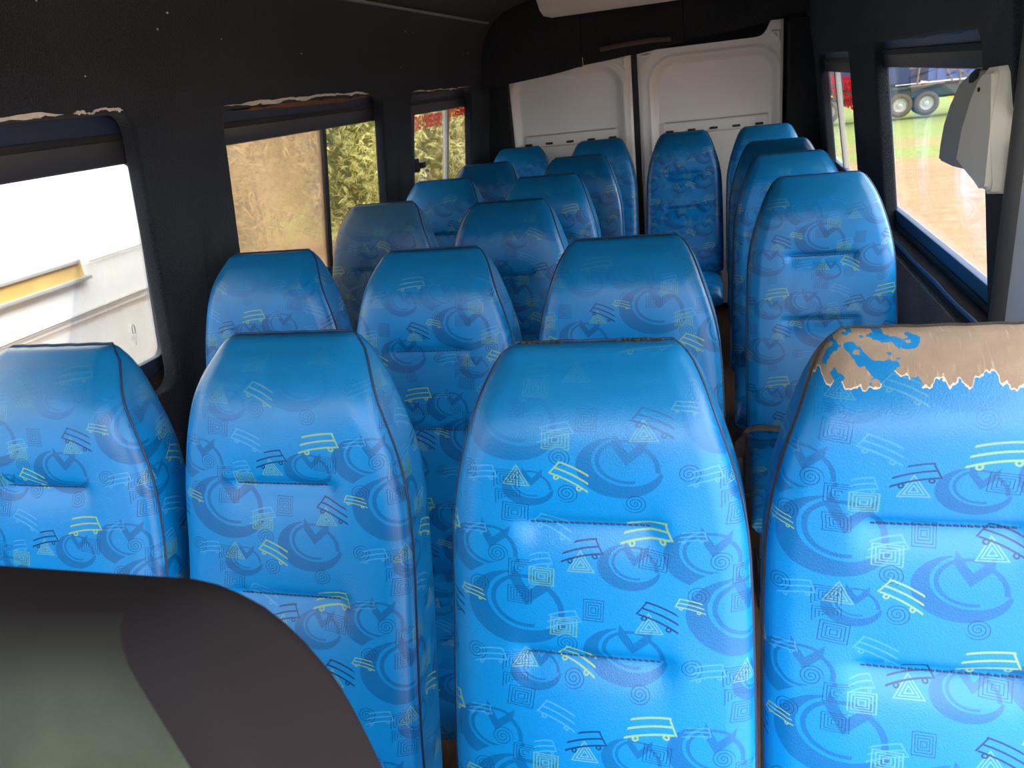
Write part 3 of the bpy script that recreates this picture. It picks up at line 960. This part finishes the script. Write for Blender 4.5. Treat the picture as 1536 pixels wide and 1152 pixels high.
# ------------------------------------------------------------------ rear doors
def door(idx, x0, x1, ztop, rec, top_fn, slots, tris, free_edge):
    """sheet metal with a pressed recess; rec = (x0, x1, z0, z1, radius)"""
    YD = 4.80
    bm = bmesh.new()
    nx, nz = 96, 150
    z_lo = .05
    def sdf(x, z, r):
        cx_, cz_ = (r[0]+r[1])/2, (r[2]+r[3])/2
        qx, qz = abs(x-cx_)-(r[1]-r[0])/2+r[4], abs(z-cz_)-(r[3]-r[2])/2+r[4]
        return hypot(max(qx, 0), max(qz, 0))+min(max(qx, qz), 0)-r[4]
    def ss(a, b, v):
        f = max(0, min(1, (v-a)/(b-a))); return f*f*(3-2*f)
    def depth(x, z):
        d = sdf(x, z, rec)
        y = .034*ss(.004, -.034, d)
        y -= .006*math.exp(-((d-.012)/.010)**2)
        # ledge with the slots, lower panel below it
        in_ = ss(-.03, -.06, d)
        y -= in_*.016*ss(1.155, 1.140, z)*ss(1.075, 1.085, z)
        y -= in_*.004*ss(1.078, 1.070, z)
        for (tx, tz, sx, sz, flip) in tris:
            a = (x-tx)/sx*flip; b = (tz-z)/sz
            tt = max(-a, -b, (a+b-1)*.7)       # right-angled triangle
            y -= .012*ss(.05, -.10, tt)
            y += .009*ss(-.12, -.22, tt)
        e = min(x-x0, x1-x)
        y += .012*ss(.014, 0, e)
        return y
    grid = []
    for j in range(nz+1):
        row = []
        for i in range(nx+1):
            x = x0+(x1-x0)*i/nx
            zt = top_fn(x)
            z = z_lo+(.90-z_lo)*(j/20) if j <= 20 else .90+(zt-.90)*((j-20)/(nz-20))
            row.append(bm.verts.new((x, YD+depth(x, z), z)))
        grid.append(row)
    for j in range(nz):
        for i in range(nx):
            bm.faces.new((grid[j][i], grid[j][i+1], grid[j+1][i+1], grid[j+1][i]))
    edge = [(v, bm.verts.new((v.co.x, YD+.05, v.co.z))) for v in
            [grid[0][i] for i in range(nx+1)]+[grid[j][nx] for j in range(1, nz+1)]+[grid[nz][i] for i in range(nx-1, -1, -1)]+[grid[j][0] for j in range(nz-1, 0, -1)]]
    for (a, a2), (b, b2) in zip(edge, edge[1:]+edge[:1]):
        bm.faces.new((a, b, b2, a2))
    d = struct(obj('door_%d' % idx, bm, M['door_paint']))
    for (sx, sz) in slots:
        b2 = sheet([rrect(-.022, .022, -.0055, .0055, .005)], .003, .001)
        yy = YD+depth(sx, sz)-.001
        for v in b2.verts: v.co = Vector((sx+v.co.x, yy-v.co.z, sz+v.co.y))
        obj('slot', b2, M['dark_hole'], d)
    b2 = bmesh.new()
    xs0, xs1 = rec[0]+.07, rec[1]-.05
    for zz in (1.148, 1.079):
        tube(b2, [(xs0+(xs1-xs0)*k/20, YD+depth(xs0+(xs1-xs0)*k/20, zz-.004)-.001, zz) for k in range(21)], .0022, 5)
    obj('pressed_line', b2, M['grey_plastic'], d)
    return d
K = 4.80/4.72
def dx(v): return v*K+O
lx0, lx1 = dx(-1.225), dx(-.487)
rx0, rx1 = dx(-.452), dx(.330)
recL = (dx(-1.19), dx(-.545), .20, 1.505, .13)
recR = (dx(-.375), dx(.302), .20, 1.492, .13)
slz = 1.098
def topL(x): return 1.56
def topR(x):
    xx = (x-O)/K
    if xx < .16: return 1.552
    if xx < .262:
        f = (xx-.16)/.102; return 1.552+.075*(f**4)
    return 1.627
door(1, lx0, lx1, 1.56, recL, topL, [(dx(-1.125+.1275*k), slz) for k in range(5)], [(dx(-.515), 1.535, .085, .075, -1)], 1)
door(2, rx0, rx1, 1.56, recR, topR, [(dx(-.285+.1235*k), slz) for k in range(5)], [(dx(-.42), 1.535, .050, .07, 1), (dx(.312), 1.575, .050, .065, -1)], -1)
bm = bmesh.new(); box(bm, lx1+.002, rx0-.002, 4.815, 4.86, 0, 1.62)
struct(obj('trim_2', bm, M['rubber'], smooth=False))
# hanging headliner panels above the rear doors, with sagging lower edges
def header(pts, x_end, yf, name, mat, z_top=1.90):
    # pts: (x, z) of the lower edge in camera-relative metres on the plane y = 4.55
    bm = bmesh.new()
    fr = []
    n = 7
    for (x, z) in pts:
        col = []
        for j in range(n+1):
            zz = z+CAMZ+(z_top-z-CAMZ)*j/n
            col.append(Vector((x+O, yf+.05*(j/n)**1.5-.006*sin(pi*j/n), zz)))
        fr.append(col)
    F = [[bm.verts.new(p) for p in col] for col in fr]
    B = [[bm.verts.new(p+Vector((0, .014, 0))) for p in col] for col in fr]
    for i in range(len(F)-1):
        for j in range(n):
            bm.faces.new((F[i][j], F[i+1][j], F[i+1][j+1], F[i][j+1]))
            bm.faces.new((B[i][j], B[i+1][j], B[i+1][j+1], B[i][j+1]))
        bm.faces.new((F[i][0], F[i+1][0], B[i+1][0], B[i][0]))
    for s in (0, -1):
        for j in range(n): bm.faces.new((F[s][j], F[s][j+1], B[s][j+1], B[s][j]))
    return obj(name, bm, mat, wrear)
header([(-1.33, .005), (-1.23, .016), (-1.12, .024), (-1.02, .033), (-.92, .042), (-.82, .055), (-.77, .064), (-.735, .066)], 0, 4.55, 'headliner_panel', M['rear_carpet'])
header([(-.728, .072), (-.66, .077), (-.58, .083), (-.50, .093), (-.43, .095), (-.34, .105), (-.27, .115), (-.238, .122), (-.19, .128)], 0, 4.55, 'headliner_panel', M['rear_carpet'])
header([(-.182, .132), (-.10, .139), (0, .146), (.10, .154), (.20, .166), (.28, .185), (.36, .20), (.44, .20)], 0, 4.55, 'headliner_panel', M['rear_carpet'])
bm = bmesh.new()
tube(bm, [(-.63+O, 4.538, CAMZ+.142), (-.50+O, 4.536, CAMZ+.150), (-.36+O, 4.538, CAMZ+.155), (-.25+O, 4.54, CAMZ+.150)], .01, 8, flat=(.006, .013))
o = obj('hardboard_edge', bm, M['brown_wood'], wrear)
bm = bmesh.new(); box(bm, -.95, .95, 4.86, 4.89, 1.45, 1.90)
obj('header_backing', bm, M['rear_carpet'], wrear, smooth=False)

# roof unit
u = empty('roof_unit', (.02, 4.05, 1.745), 'off-white plastic air unit hanging from the roof at the rear', 'air conditioner')
bm = bmesh.new()
L0, L1 = -.42, .42
prof2 = [(-.10, .16), (-.155, .10), (-.150, .055), (-.09, .012), (.0, .0), (.16, .0), (.16, .16)]
A = [bm.verts.new((L0, y, z)) for y, z in prof2]; B = [bm.verts.new((L1, y, z)) for y, z in prof2]
for i in range(len(prof2)):
    k = (i+1) % len(prof2); bm.faces.new((A[i], A[k], B[k], B[i]))
bm.faces.new(A); bm.faces.new(B[::-1])
bmesh.ops.bevel(bm, geom=bm.edges[:], offset=.008, segments=2, affect='EDGES')
obj('casing', bm, M['unit_white'], u)
bm = bmesh.new()
for k in range(3):
    box(bm, -.36, .36, -.1530, -.148, .062+.012*k, .067+.012*k)
obj('louvre', bm, M['dark_hole'], u, smooth=False)

# ------------------------------------------------------------------ right: pillar, door seal, white door frame, latch cover
bm = bmesh.new(); tube(bm, [(.938, 1.582, z) for z in [.02+.13*k for k in range(13)]], .02, 12, flat=(.022, .022))
struct(obj('trim_3', bm, M['grey_rubber']))
bm = bmesh.new(); box(bm, .928, 1.03, 1.15, 1.545, .0, 1.70, .012)
struct(obj('trim_4', bm, M['white_paint']))
cov = empty('door_latch_cover', (.90, 1.80, 1.14), 'beige and grey plastic cover on the dark pillar beside the right window', 'plastic cover')
def side_prism(loop, xin_, xout, taper, bevel):
    """loop in (y, z); inner face at xin_, wall side at xout"""
    bm = bmesh.new()
    cy_ = sum(p[0] for p in loop)/len(loop); cz_ = sum(p[1] for p in loop)/len(loop)
    A = [bm.verts.new((xin_, cy_+(y-cy_)*taper, cz_+(z-cz_)*taper)) for y, z in loop]
    B = [bm.verts.new((xout, y, z)) for y, z in loop]
    n = len(loop)
    for i in range(n): bm.faces.new((A[i], A[(i+1) % n], B[(i+1) % n], B[i]))
    fa = bm.faces.new(A[::-1]); bm.faces.new(B)
    bmesh.ops.bevel(bm, geom=list(fa.edges), offset=bevel, segments=3, affect='EDGES')
    return bm
loop = [(1.692, 1.382), (1.640, 1.384), (1.628, 1.372), (1.612, 1.28), (1.598, 1.179), (1.605, 1.165), (1.625, 1.158), (1.642, 1.166), (1.676, 1.186), (1.731, 1.196), (1.826, 1.192), (1.804, 1.268), (1.758, 1.333), (1.720, 1.368)]
bm = side_prism(loop, .892, .942, .97, .010)
for v in bm.verts: v.co -= Vector((.90, 1.80, 1.14))
o = obj('cover_shell', bm, M['beige'], cov); o['label'] = 'beige front shell'
loop2 = [(1.83, 1.378), (1.70, 1.382), (1.70, 1.20), (1.80, 1.178), (1.916, 1.174), (2.046, 1.172), (2.041, 1.212), (2.02, 1.255), (1.987, 1.303), (1.927, 1.350)]
bm = side_prism(loop2, .914, .960, .98, .006)
for v in bm.verts: v.co -= Vector((.90, 1.80, 1.14))
o = obj('back_plate', bm, M['grey_plastic'], cov); o['label'] = 'grey rear part'
bm = bmesh.new()
cyl(bm, (.891-.90, 1.700-1.80, 1.342-1.14), (1, 0, 0), .004, .004, 12)
obj('screw_hole', bm, M['dark_hole'], cov)
bm = sheet([rrect(-.026, .026, -.012, .012, .011)], .003, .001)
for v in bm.verts: v.co = Vector((.9125-.90-v.co.z, 1.815-1.80+v.co.x*.9, 1.362-1.14+v.co.y*.7-.25*v.co.x))
obj('finger_slot', bm, M['dark_hole'], cov)

# ------------------------------------------------------------------ outside
GZ = CAMZ-2.1
SL = -.0243
def ground_mat():
    t = NT('outside_ground')
    v = t.obj()
    sx = t.n('ShaderNodeSeparateXYZ'); t.put(sx.inputs[0], v)
    x, y = sx.outputs[0], sx.outputs[1]
    n1 = t.noise(v, .35, 5, .6); n2 = t.noise(v, 3.0, 5, .65)
    mp = t.n('ShaderNodeMapping'); t.put(mp.inputs[0], v); mp.inputs['Scale'].default_value = (.8, 5, 1)
    ruts = t.noise(mp.outputs[0], 1.2, 4, .6)
    dirt = t.mixc(ruts, srgb(176, 132, 98), srgb(226, 190, 152))
    dirt = t.mixc(t.maprange(n2, .5, .75, 0, .5), dirt, srgb(238, 214, 180))
    grass = t.mixc(n2, srgb(140, 160, 84), srgb(196, 202, 132))
    edge = t.math('ADD', y, t.math('MULTIPLY', t.math('SUBTRACT', n1, .5), 9.0))
    g = t.maprange(edge, 19.5, 22.0, 0, 1)
    gl = t.maprange(t.math('ADD', x, t.math('MULTIPLY', n1, 3.0)), -5.0, -7.5, 0, 1)
    g = t.math('MAXIMUM', g, gl)
    pat = t.math('MULTIPLY', t.maprange(t.noise(v, .55, 4, .6), .56, .64, 0, .8), t.maprange(edge, 24, 31, .0, 1))
    strip = t.maprange(t.math('ABSOLUTE', t.math('SUBTRACT', edge, 24.5)), 1.4, .6, 0, .55)
    g = t.math('SUBTRACT', g, t.math('MULTIPLY', strip, t.math('GREATER_THAN', x, 0.0)), clamp=True)
    tuft = t.maprange(t.noise(v, 1.1, 3), .63, .68, 0, .7)
    g = t.math('MAXIMUM', g, t.math('MULTIPLY', tuft, t.maprange(edge, 10, 5, 0, 1)))
    c = t.mixc(g, dirt, grass)
    return t.done(t.bsdf(c, .95, 0, t.bump(n2, .5, .05), .1))
M['ground'] = ground_mat()
def gz(y): return GZ+SL*max(y, 0)
bm = bmesh.new()
ysg = [-25, 0, 10, 20, 40, 60, 90]
rows = [[bm.verts.new((x, y, gz(y))) for x in (-60, -20, 0, 20, 60)] for y in ysg]
for a, b in zip(rows, rows[1:]):
    for i in range(4): bm.faces.new((a[i], a[i+1], b[i+1], b[i]))
struct(obj('ground', bm, M['ground'], smooth=False))

# white van parked alongside
van = empty('parked_van', (-2.6, 0, GZ), 'white panel van parked outside the large left window', 'van')
vx = -2.5+O
vprof = [(-.20, .30), (-.03, .42), (.0, .62), (.0, 1.02), (-.012, 1.10), (-.022, 1.38), (-.022, 1.395), (-.010, 1.41), (-.012, 1.60), (-.05, 2.0), (-.15, 2.50), (-.30, 2.70), (-1.0, 2.76)]
bm = bmesh.new()
ysv = [-3.2, -3.1, 3.16, 3.26, 3.30]
rows = []
for k, y in enumerate(ysv):
    inset = [.10, 0, 0, .03, .09][k]
    left = [(-2.0-a-0, b) for a, b in vprof[::-1]]
    ring = [(vx+a-inset, y, GZ+b) for a, b in vprof]+[(vx-1.9-a+inset, y, GZ+b) for a, b in vprof[::-1]]
    rows.append([bm.verts.new(p) for p in ring])
for a, b in zip(rows, rows[1:]):
    n = len(a)
    for i in range(n): bm.faces.new((a[i], a[(i+1) % n], b[(i+1) % n], b[i]))
bm.faces.new(rows[0]); bm.faces.new(rows[-1])
M['van_white'] = plain('van_white_paint', (.88, .86, .83, 1), .65, 0, .03, 2)
vb = obj('body', bm, M['van_white'], van)
M['rail_ochre'] = plain('dusty_rail_channel', srgb(206, 170, 96), .6, .0, .25, 8)
def vpart(name, bm, mat, lab=None):
    for v in bm.verts: v.co -= Vector((-2.6, 0, GZ))
    o = obj(name, bm, mat, van)
    if lab: o['label'] = lab
    return o
for v in vb.data.vertices: v.co -= Vector((-2.6, 0, GZ))
zr = CAMZ-.492
bm = bmesh.new(); box(bm, vx-.02, vx+.004, .2, 2.53, zr-.030, zr+.030)
vpart('door_rail', bm, M['rail_ochre'], 'ochre door rail channel')
bm = bmesh.new(); box(bm, vx-.01, vx+.022, .2, 2.55, zr-.043, zr-.029, .003); box(bm, vx-.01, vx+.016, .2, 2.52, zr+.028, zr+.042, .003)
vpart('rail_lip', bm, M['grey_plastic'])
bm = bmesh.new(); tube(bm, [(vx+.001, 2.58, zr+.02), (vx+.001, 3.2, zr+.025)], .003, 6)
tube(bm, [(vx+.002, .1, CAMZ-.672), (vx+.002, 3.16, CAMZ-.655)], .006, 6)
M['crease'] = plain('crease_shade_grey', (.50, .47, .43, 1), .6)  # shade along the body creases, painted as a pale grey line
vpart('body_crease', bm, M['crease'])
bm = bmesh.new(); box(bm, vx-.12, vx-.02, 3.20, 3.31, GZ+1.05, GZ+1.75, .02)
M['red_lamp'] = plain('red_lamp_plastic', (.55, .03, .02, 1), .25)
vpart('tail_lamp', bm, M['red_lamp'], 'red tail lamp')
for yy in (-1.7, 2.35):
    bm = bmesh.new(); cyl(bm, (vx-.16, yy, GZ+.34), (1, 0, 0), .34, .24, 32)
    vpart('wheel', bm, M['rubber'])
    bm = bmesh.new(); cyl(bm, (vx-1.74, yy, GZ+.34), (1, 0, 0), .34, .24, 32)
    vpart('wheel', bm, M['rubber'])

# blue tipper truck and trailer seen across the grass
def truck():
    Y = 36.0
    g = gz(Y)+.10
    root = empty('tipper_truck', (6.5, Y, g), 'blue tipper truck on the grass outside the right windows', 'truck')
    M['truck_blue'] = plain('truck_blue_paint', srgb(70, 100, 185), .5, 0, .12, 1.5)
    M['truck_navy'] = plain('truck_navy_paint', srgb(52, 66, 118), .5, 0, .15, 2)
    M['chassis'] = plain('truck_chassis_green', srgb(62, 76, 86), .6, 0, .2, 2)
    M['yellow'] = plain('yellow_reflector', srgb(225, 200, 70), .5)
    M['tyre'] = plain('dusty_tyre', srgb(112, 98, 88), .85, 0, .2, 3)
    M['rim'] = plain('pale_wheel_rim', srgb(205, 205, 205), .45, .2)
    M['rust_frame'] = plain('rusty_frame', srgb(140, 110, 105), .7)
    def part(name, bm, mat, parent=root):
        for v in bm.verts: v.co -= Vector((6.5, Y, g))
        return obj(name, bm, mat, parent)
    # bodies
    bm = bmesh.new(); box(bm, -2.0, 7.75, Y+.0, Y+2.3, g+1.32, g+3.6, .03)
    for k in range(6): box(bm, -1.6+1.6*k, -1.45+1.6*k, Y-.08, Y+.02, g+1.32, g+3.6, .02)
    part('tipper_body', bm, M['truck_navy'])
    bm = bmesh.new(); box(bm, 8.45, 15.0, Y+.1, Y+2.3, g+1.30, g+3.6, .03)
    for k in range(5): box(bm, 8.75+1.4*k, 8.9+1.4*k, Y+.02, Y+.12, g+1.30, g+3.6, .02)
    part('front_body', bm, M['truck_blue'])
    bm = bmesh.new()
    box(bm, -2.0, 7.3, Y+.3, Y+.55, g+.92, g+1.32); box(bm, 6.3, 15, Y+.25, Y+.5, g+.72, g+1.10, .03)
    box(bm, 6.2, 9.0, Y+.1, Y+.3, g+1.08, g+1.18); box(bm, 3.9, 4.9, Y+.2, Y+.6, g+.40, g+.92)
    box(bm, -2.0, 15.0, Y+.6, Y+2.2, g+.62, g+1.15)
    part('chassis', bm, M['chassis'])
    bm = bmesh.new()
    for x0, x1, z in ((5.9, 6.6, 1.12), (5.9, 6.5, 1.42), (9.2, 9.7, .82), (9.9, 10.4, .84), (10.6, 11.2, .88), (3.4, 4.0, .95), (4.1, 4.8, .80), (4.5, 4.9, 1.3), (2.6, 3.2, 1.2)):
        box(bm, x0, x1, Y+.05, Y+.10, g+z-.24, g+z-.16)
        part('reflector', bm, M['yellow']); bm = bmesh.new()
    bm.free()
    bm = bmesh.new()
    for p in ([(7.25, 2.15), (9.0, 2.3)], [(7.6, 1.45), (7.65, 2.2)], [(7.3, 1.46), (8.6, 1.50)], [(8.5, 2.9), (8.6, 2.1), (8.9, 1.5)], [(8.7, 2.2), (9.4, 1.7), (9.5, 2.3), (8.9, 1.9)], [(9.1, 2.9), (9.15, 1.4)]):
        tube(bm, [(a+.45, Y+.05, g+b-.30) for a, b in p], .035, 6)
    part('pipework', bm, M['rust_frame'])
    bm = bmesh.new(); box(bm, 7.6, 8.6, Y+2.0, Y+2.3, g+1.2, g+3.6, .02)
    part('headboard', bm, M['truck_blue'])
    def lathe_y(bm, x, y, z, prof, n=36):
        rings = [[bm.verts.new((x+r*cos(2*pi*k/n), y+d, z+r*sin(2*pi*k/n))) for k in range(n)] for r, d in prof]
        for a, b in zip(rings, rings[1:]):
            for k in range(n): bm.faces.new((a[k], a[(k+1) % n], b[(k+1) % n], b[k]))
    TY = [(.27, .06), (.29, .0), (.36, -.02), (.43, .01), (.47, .07), (.47, .26), (.43, .31), (.27, .29), (.27, .06)]
    def wheel(x):
        bm = bmesh.new(); lathe_y(bm, x, Y+.10, g+.47, TY)
        w = part('wheel', bm, M['tyre'])
        bm = bmesh.new(); lathe_y(bm, x, Y+.10, g+.47, [(.275, .04), (.25, .02), (.23, .10), (.12, .12), (.10, .04), (.0, .02)])
        for k in range(8): cyl(bm, (x+.17*cos(k*pi/4), Y+.20, g+.47+.17*sin(k*pi/4)), (0, 1, 0), .022, .06, 8)
        for v in bm.verts: v.co -= Vector((6.5, Y, g))
        obj('rim', bm, M['rim'], w)
        bm = bmesh.new(); lathe_y(bm, x, Y+.62, g+.47, TY)
        part('inner_wheel', bm, M['tyre'])
    for x in (4.75, 7.5, 8.48, 3.7): wheel(x)
truck()

# trees beyond the left windows
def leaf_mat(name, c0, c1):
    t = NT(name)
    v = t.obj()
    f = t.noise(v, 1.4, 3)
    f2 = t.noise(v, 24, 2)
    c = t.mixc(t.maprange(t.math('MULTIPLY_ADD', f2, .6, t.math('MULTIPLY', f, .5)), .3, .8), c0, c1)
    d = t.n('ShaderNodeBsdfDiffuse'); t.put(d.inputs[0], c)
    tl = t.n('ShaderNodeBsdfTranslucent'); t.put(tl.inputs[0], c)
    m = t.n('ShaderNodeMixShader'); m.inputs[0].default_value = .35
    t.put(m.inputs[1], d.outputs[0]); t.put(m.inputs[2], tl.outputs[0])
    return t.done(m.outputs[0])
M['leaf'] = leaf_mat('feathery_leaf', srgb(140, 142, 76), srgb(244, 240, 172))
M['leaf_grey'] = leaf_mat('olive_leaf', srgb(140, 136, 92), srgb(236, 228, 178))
M['bark'] = plain('grey_bark', srgb(96, 84, 70), .9, 0, .3, 6, .6, 30)
def tree(x, y, rad, hgt, n, seed, mat, label):
    rnd = random.Random(seed)
    g = gz(y)
    root = empty('feathery_tree', (x, y, g), label, 'tree', 'trees beyond the left windows')
    bm = bmesh.new()
    for k in range(n):
        # clumps over an ellipsoid shell and inside
        u_ = rnd.uniform(-1, 1); a = rnd.uniform(0, 2*pi); rr = rnd.uniform(.55, 1.05)
        s = sqrt(1-u_*u_)
        cl = 1+.18*sin(5*a+3*u_)+.12*sin(9*a-7*u_)
        p = Vector((rad*rr*cl*s*cos(a), rad*rr*cl*s*sin(a), hgt*.5+hgt*.5*rr*u_))
        if p.z < .1: p.z = rnd.uniform(.1, .8)
        fan = rnd.uniform(0, 2*pi); L = rnd.uniform(.10, .21)
        d = Vector((cos(fan)*.8, sin(fan)*.8, rnd.uniform(-1.0, .55))).normalized()
        for q in range(3):
            dd = (d+Vector((rnd.uniform(-.5, .5), rnd.uniform(-.5, .5), rnd.uniform(-.4, .4)))).normalized()
            side = dd.orthogonal().normalized(); side.rotate(Matrix.Rotation(rnd.uniform(0, pi), 3, dd))
            w = rnd.uniform(.006, .0115)
            a0 = p; a1 = p+dd*L*.5; a2 = p+dd*L+Vector((0, 0, -.03))
            v0 = bm.verts.new(a0-side*w*.4); v1 = bm.verts.new(a0+side*w*.4)
            v2 = bm.verts.new(a1+side*w); v3 = bm.verts.new(a1-side*w); v4 = bm.verts.new(a2)
            bm.faces.new((v0, v1, v2, v3)); bm.faces.new((v3, v2, v4))
    me = bpy.data.meshes.new('foliage'); bm.to_mesh(me); bm.free()
    fo = link('foliage', me, mat, root)
    fo['kind'] = 'stuff'
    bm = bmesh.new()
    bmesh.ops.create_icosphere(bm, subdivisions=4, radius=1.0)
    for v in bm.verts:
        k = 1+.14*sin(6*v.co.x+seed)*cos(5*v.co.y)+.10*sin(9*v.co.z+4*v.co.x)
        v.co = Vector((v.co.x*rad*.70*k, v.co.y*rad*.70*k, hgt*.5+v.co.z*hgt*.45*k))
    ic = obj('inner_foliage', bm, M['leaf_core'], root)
    bm = bmesh.new(); tube(bm, [(0, 0, -.1), (.1, .05, hgt*.3), (0, .1, hgt*.7)], .16, 10)
    obj('trunk', bm, M['bark'], root)
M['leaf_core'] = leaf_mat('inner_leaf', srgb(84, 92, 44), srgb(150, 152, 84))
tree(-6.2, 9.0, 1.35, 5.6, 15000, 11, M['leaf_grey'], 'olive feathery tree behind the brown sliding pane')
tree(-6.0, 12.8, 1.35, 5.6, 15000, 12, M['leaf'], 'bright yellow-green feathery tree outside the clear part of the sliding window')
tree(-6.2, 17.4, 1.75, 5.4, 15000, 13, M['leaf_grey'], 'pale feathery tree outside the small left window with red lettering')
bm = bmesh.new()
rnd = random.Random(5)
for k in range(9000):
    y = rnd.uniform(4, 40); z = rnd.uniform(0, 1)**.8*6.0; x = -13.5+rnd.uniform(-1.2, 1.2)+.8*sin(y*.9)
    for q in range(2):
        d = Vector((rnd.uniform(-1, 1), rnd.uniform(-1, 1), rnd.uniform(-1, .6))).normalized(); L = rnd.uniform(.3, .6)
        sd = d.orthogonal().normalized()*rnd.uniform(.05, .11)
        p = Vector((x, y, gz(y)+z))
        bm.faces.new([bm.verts.new(p-sd*.4), bm.verts.new(p+sd+d*L*.5), bm.verts.new(p+d*L), bm.verts.new(p-sd+d*L*.5)])
me = bpy.data.meshes.new('hedge'); bm.to_mesh(me); bm.free()
hd = link('hedge', me, M['leaf'])
tag(hd, 'loose green hedge far behind the trees on the left', 'hedge'); hd['kind'] = 'stuff'
# ------------------------------------------------------------------ light
w = bpy.data.worlds.new('sky'); C.world = w; w.use_nodes = True
nt = w.node_tree; nt.nodes.clear()
outn = nt.nodes.new('ShaderNodeOutputWorld'); bg = nt.nodes.new('ShaderNodeBackground')
tc = nt.nodes.new('ShaderNodeTexCoord')
nrmn = nt.nodes.new('ShaderNodeVectorMath'); nrmn.operation = 'NORMALIZE'; nt.links.new(tc.outputs['Generated'], nrmn.inputs[0])
def sky_part(direction, a, b, col, base):
    dt = nt.nodes.new('ShaderNodeVectorMath'); dt.operation = 'DOT_PRODUCT'
    nt.links.new(nrmn.outputs[0], dt.inputs[0]); dt.inputs[1].default_value = Vector(direction).normalized()
    m = nt.nodes.new('ShaderNodeMapRange'); m.interpolation_type = 'SMOOTHSTEP'
    nt.links.new(dt.outputs['Value'], m.inputs[0])
    for i, x in enumerate((a, b, 0.0, 1.0)): m.inputs[1+i].default_value = x
    mx = nt.nodes.new('ShaderNodeMix'); mx.data_type = 'RGBA'
    nt.links.new(m.outputs[0], mx.inputs[0])
    if isinstance(base, tuple): mx.inputs[6].default_value = base
    else: nt.links.new(base, mx.inputs[6])
    mx.inputs[7].default_value = col
    return mx.outputs[2]
sky = sky_part((.95, .10, .50), .10, .95, (10.0, 9.9, 9.7, 1), (2.6, 2.65, 2.7, 1))     # bright sky lobe added on the right to light the van
sky = sky_part((.12, -.80, .52), .86, .99, (12.3, 12.2, 12.0, 1), sky)                    # second lobe added ahead of the bus to light the seats
nt.links.new(sky, bg.inputs['Color'])
bg.inputs['Strength'].default_value = 1.0
nt.links.new(bg.outputs[0], outn.inputs['Surface'])

vs = C.view_settings
C.display_settings.display_device = 'sRGB'
vs.view_transform = 'Standard'; vs.look = 'None'; vs.exposure = 0.0; vs.gamma = 1.0
vs.use_curve_mapping = False
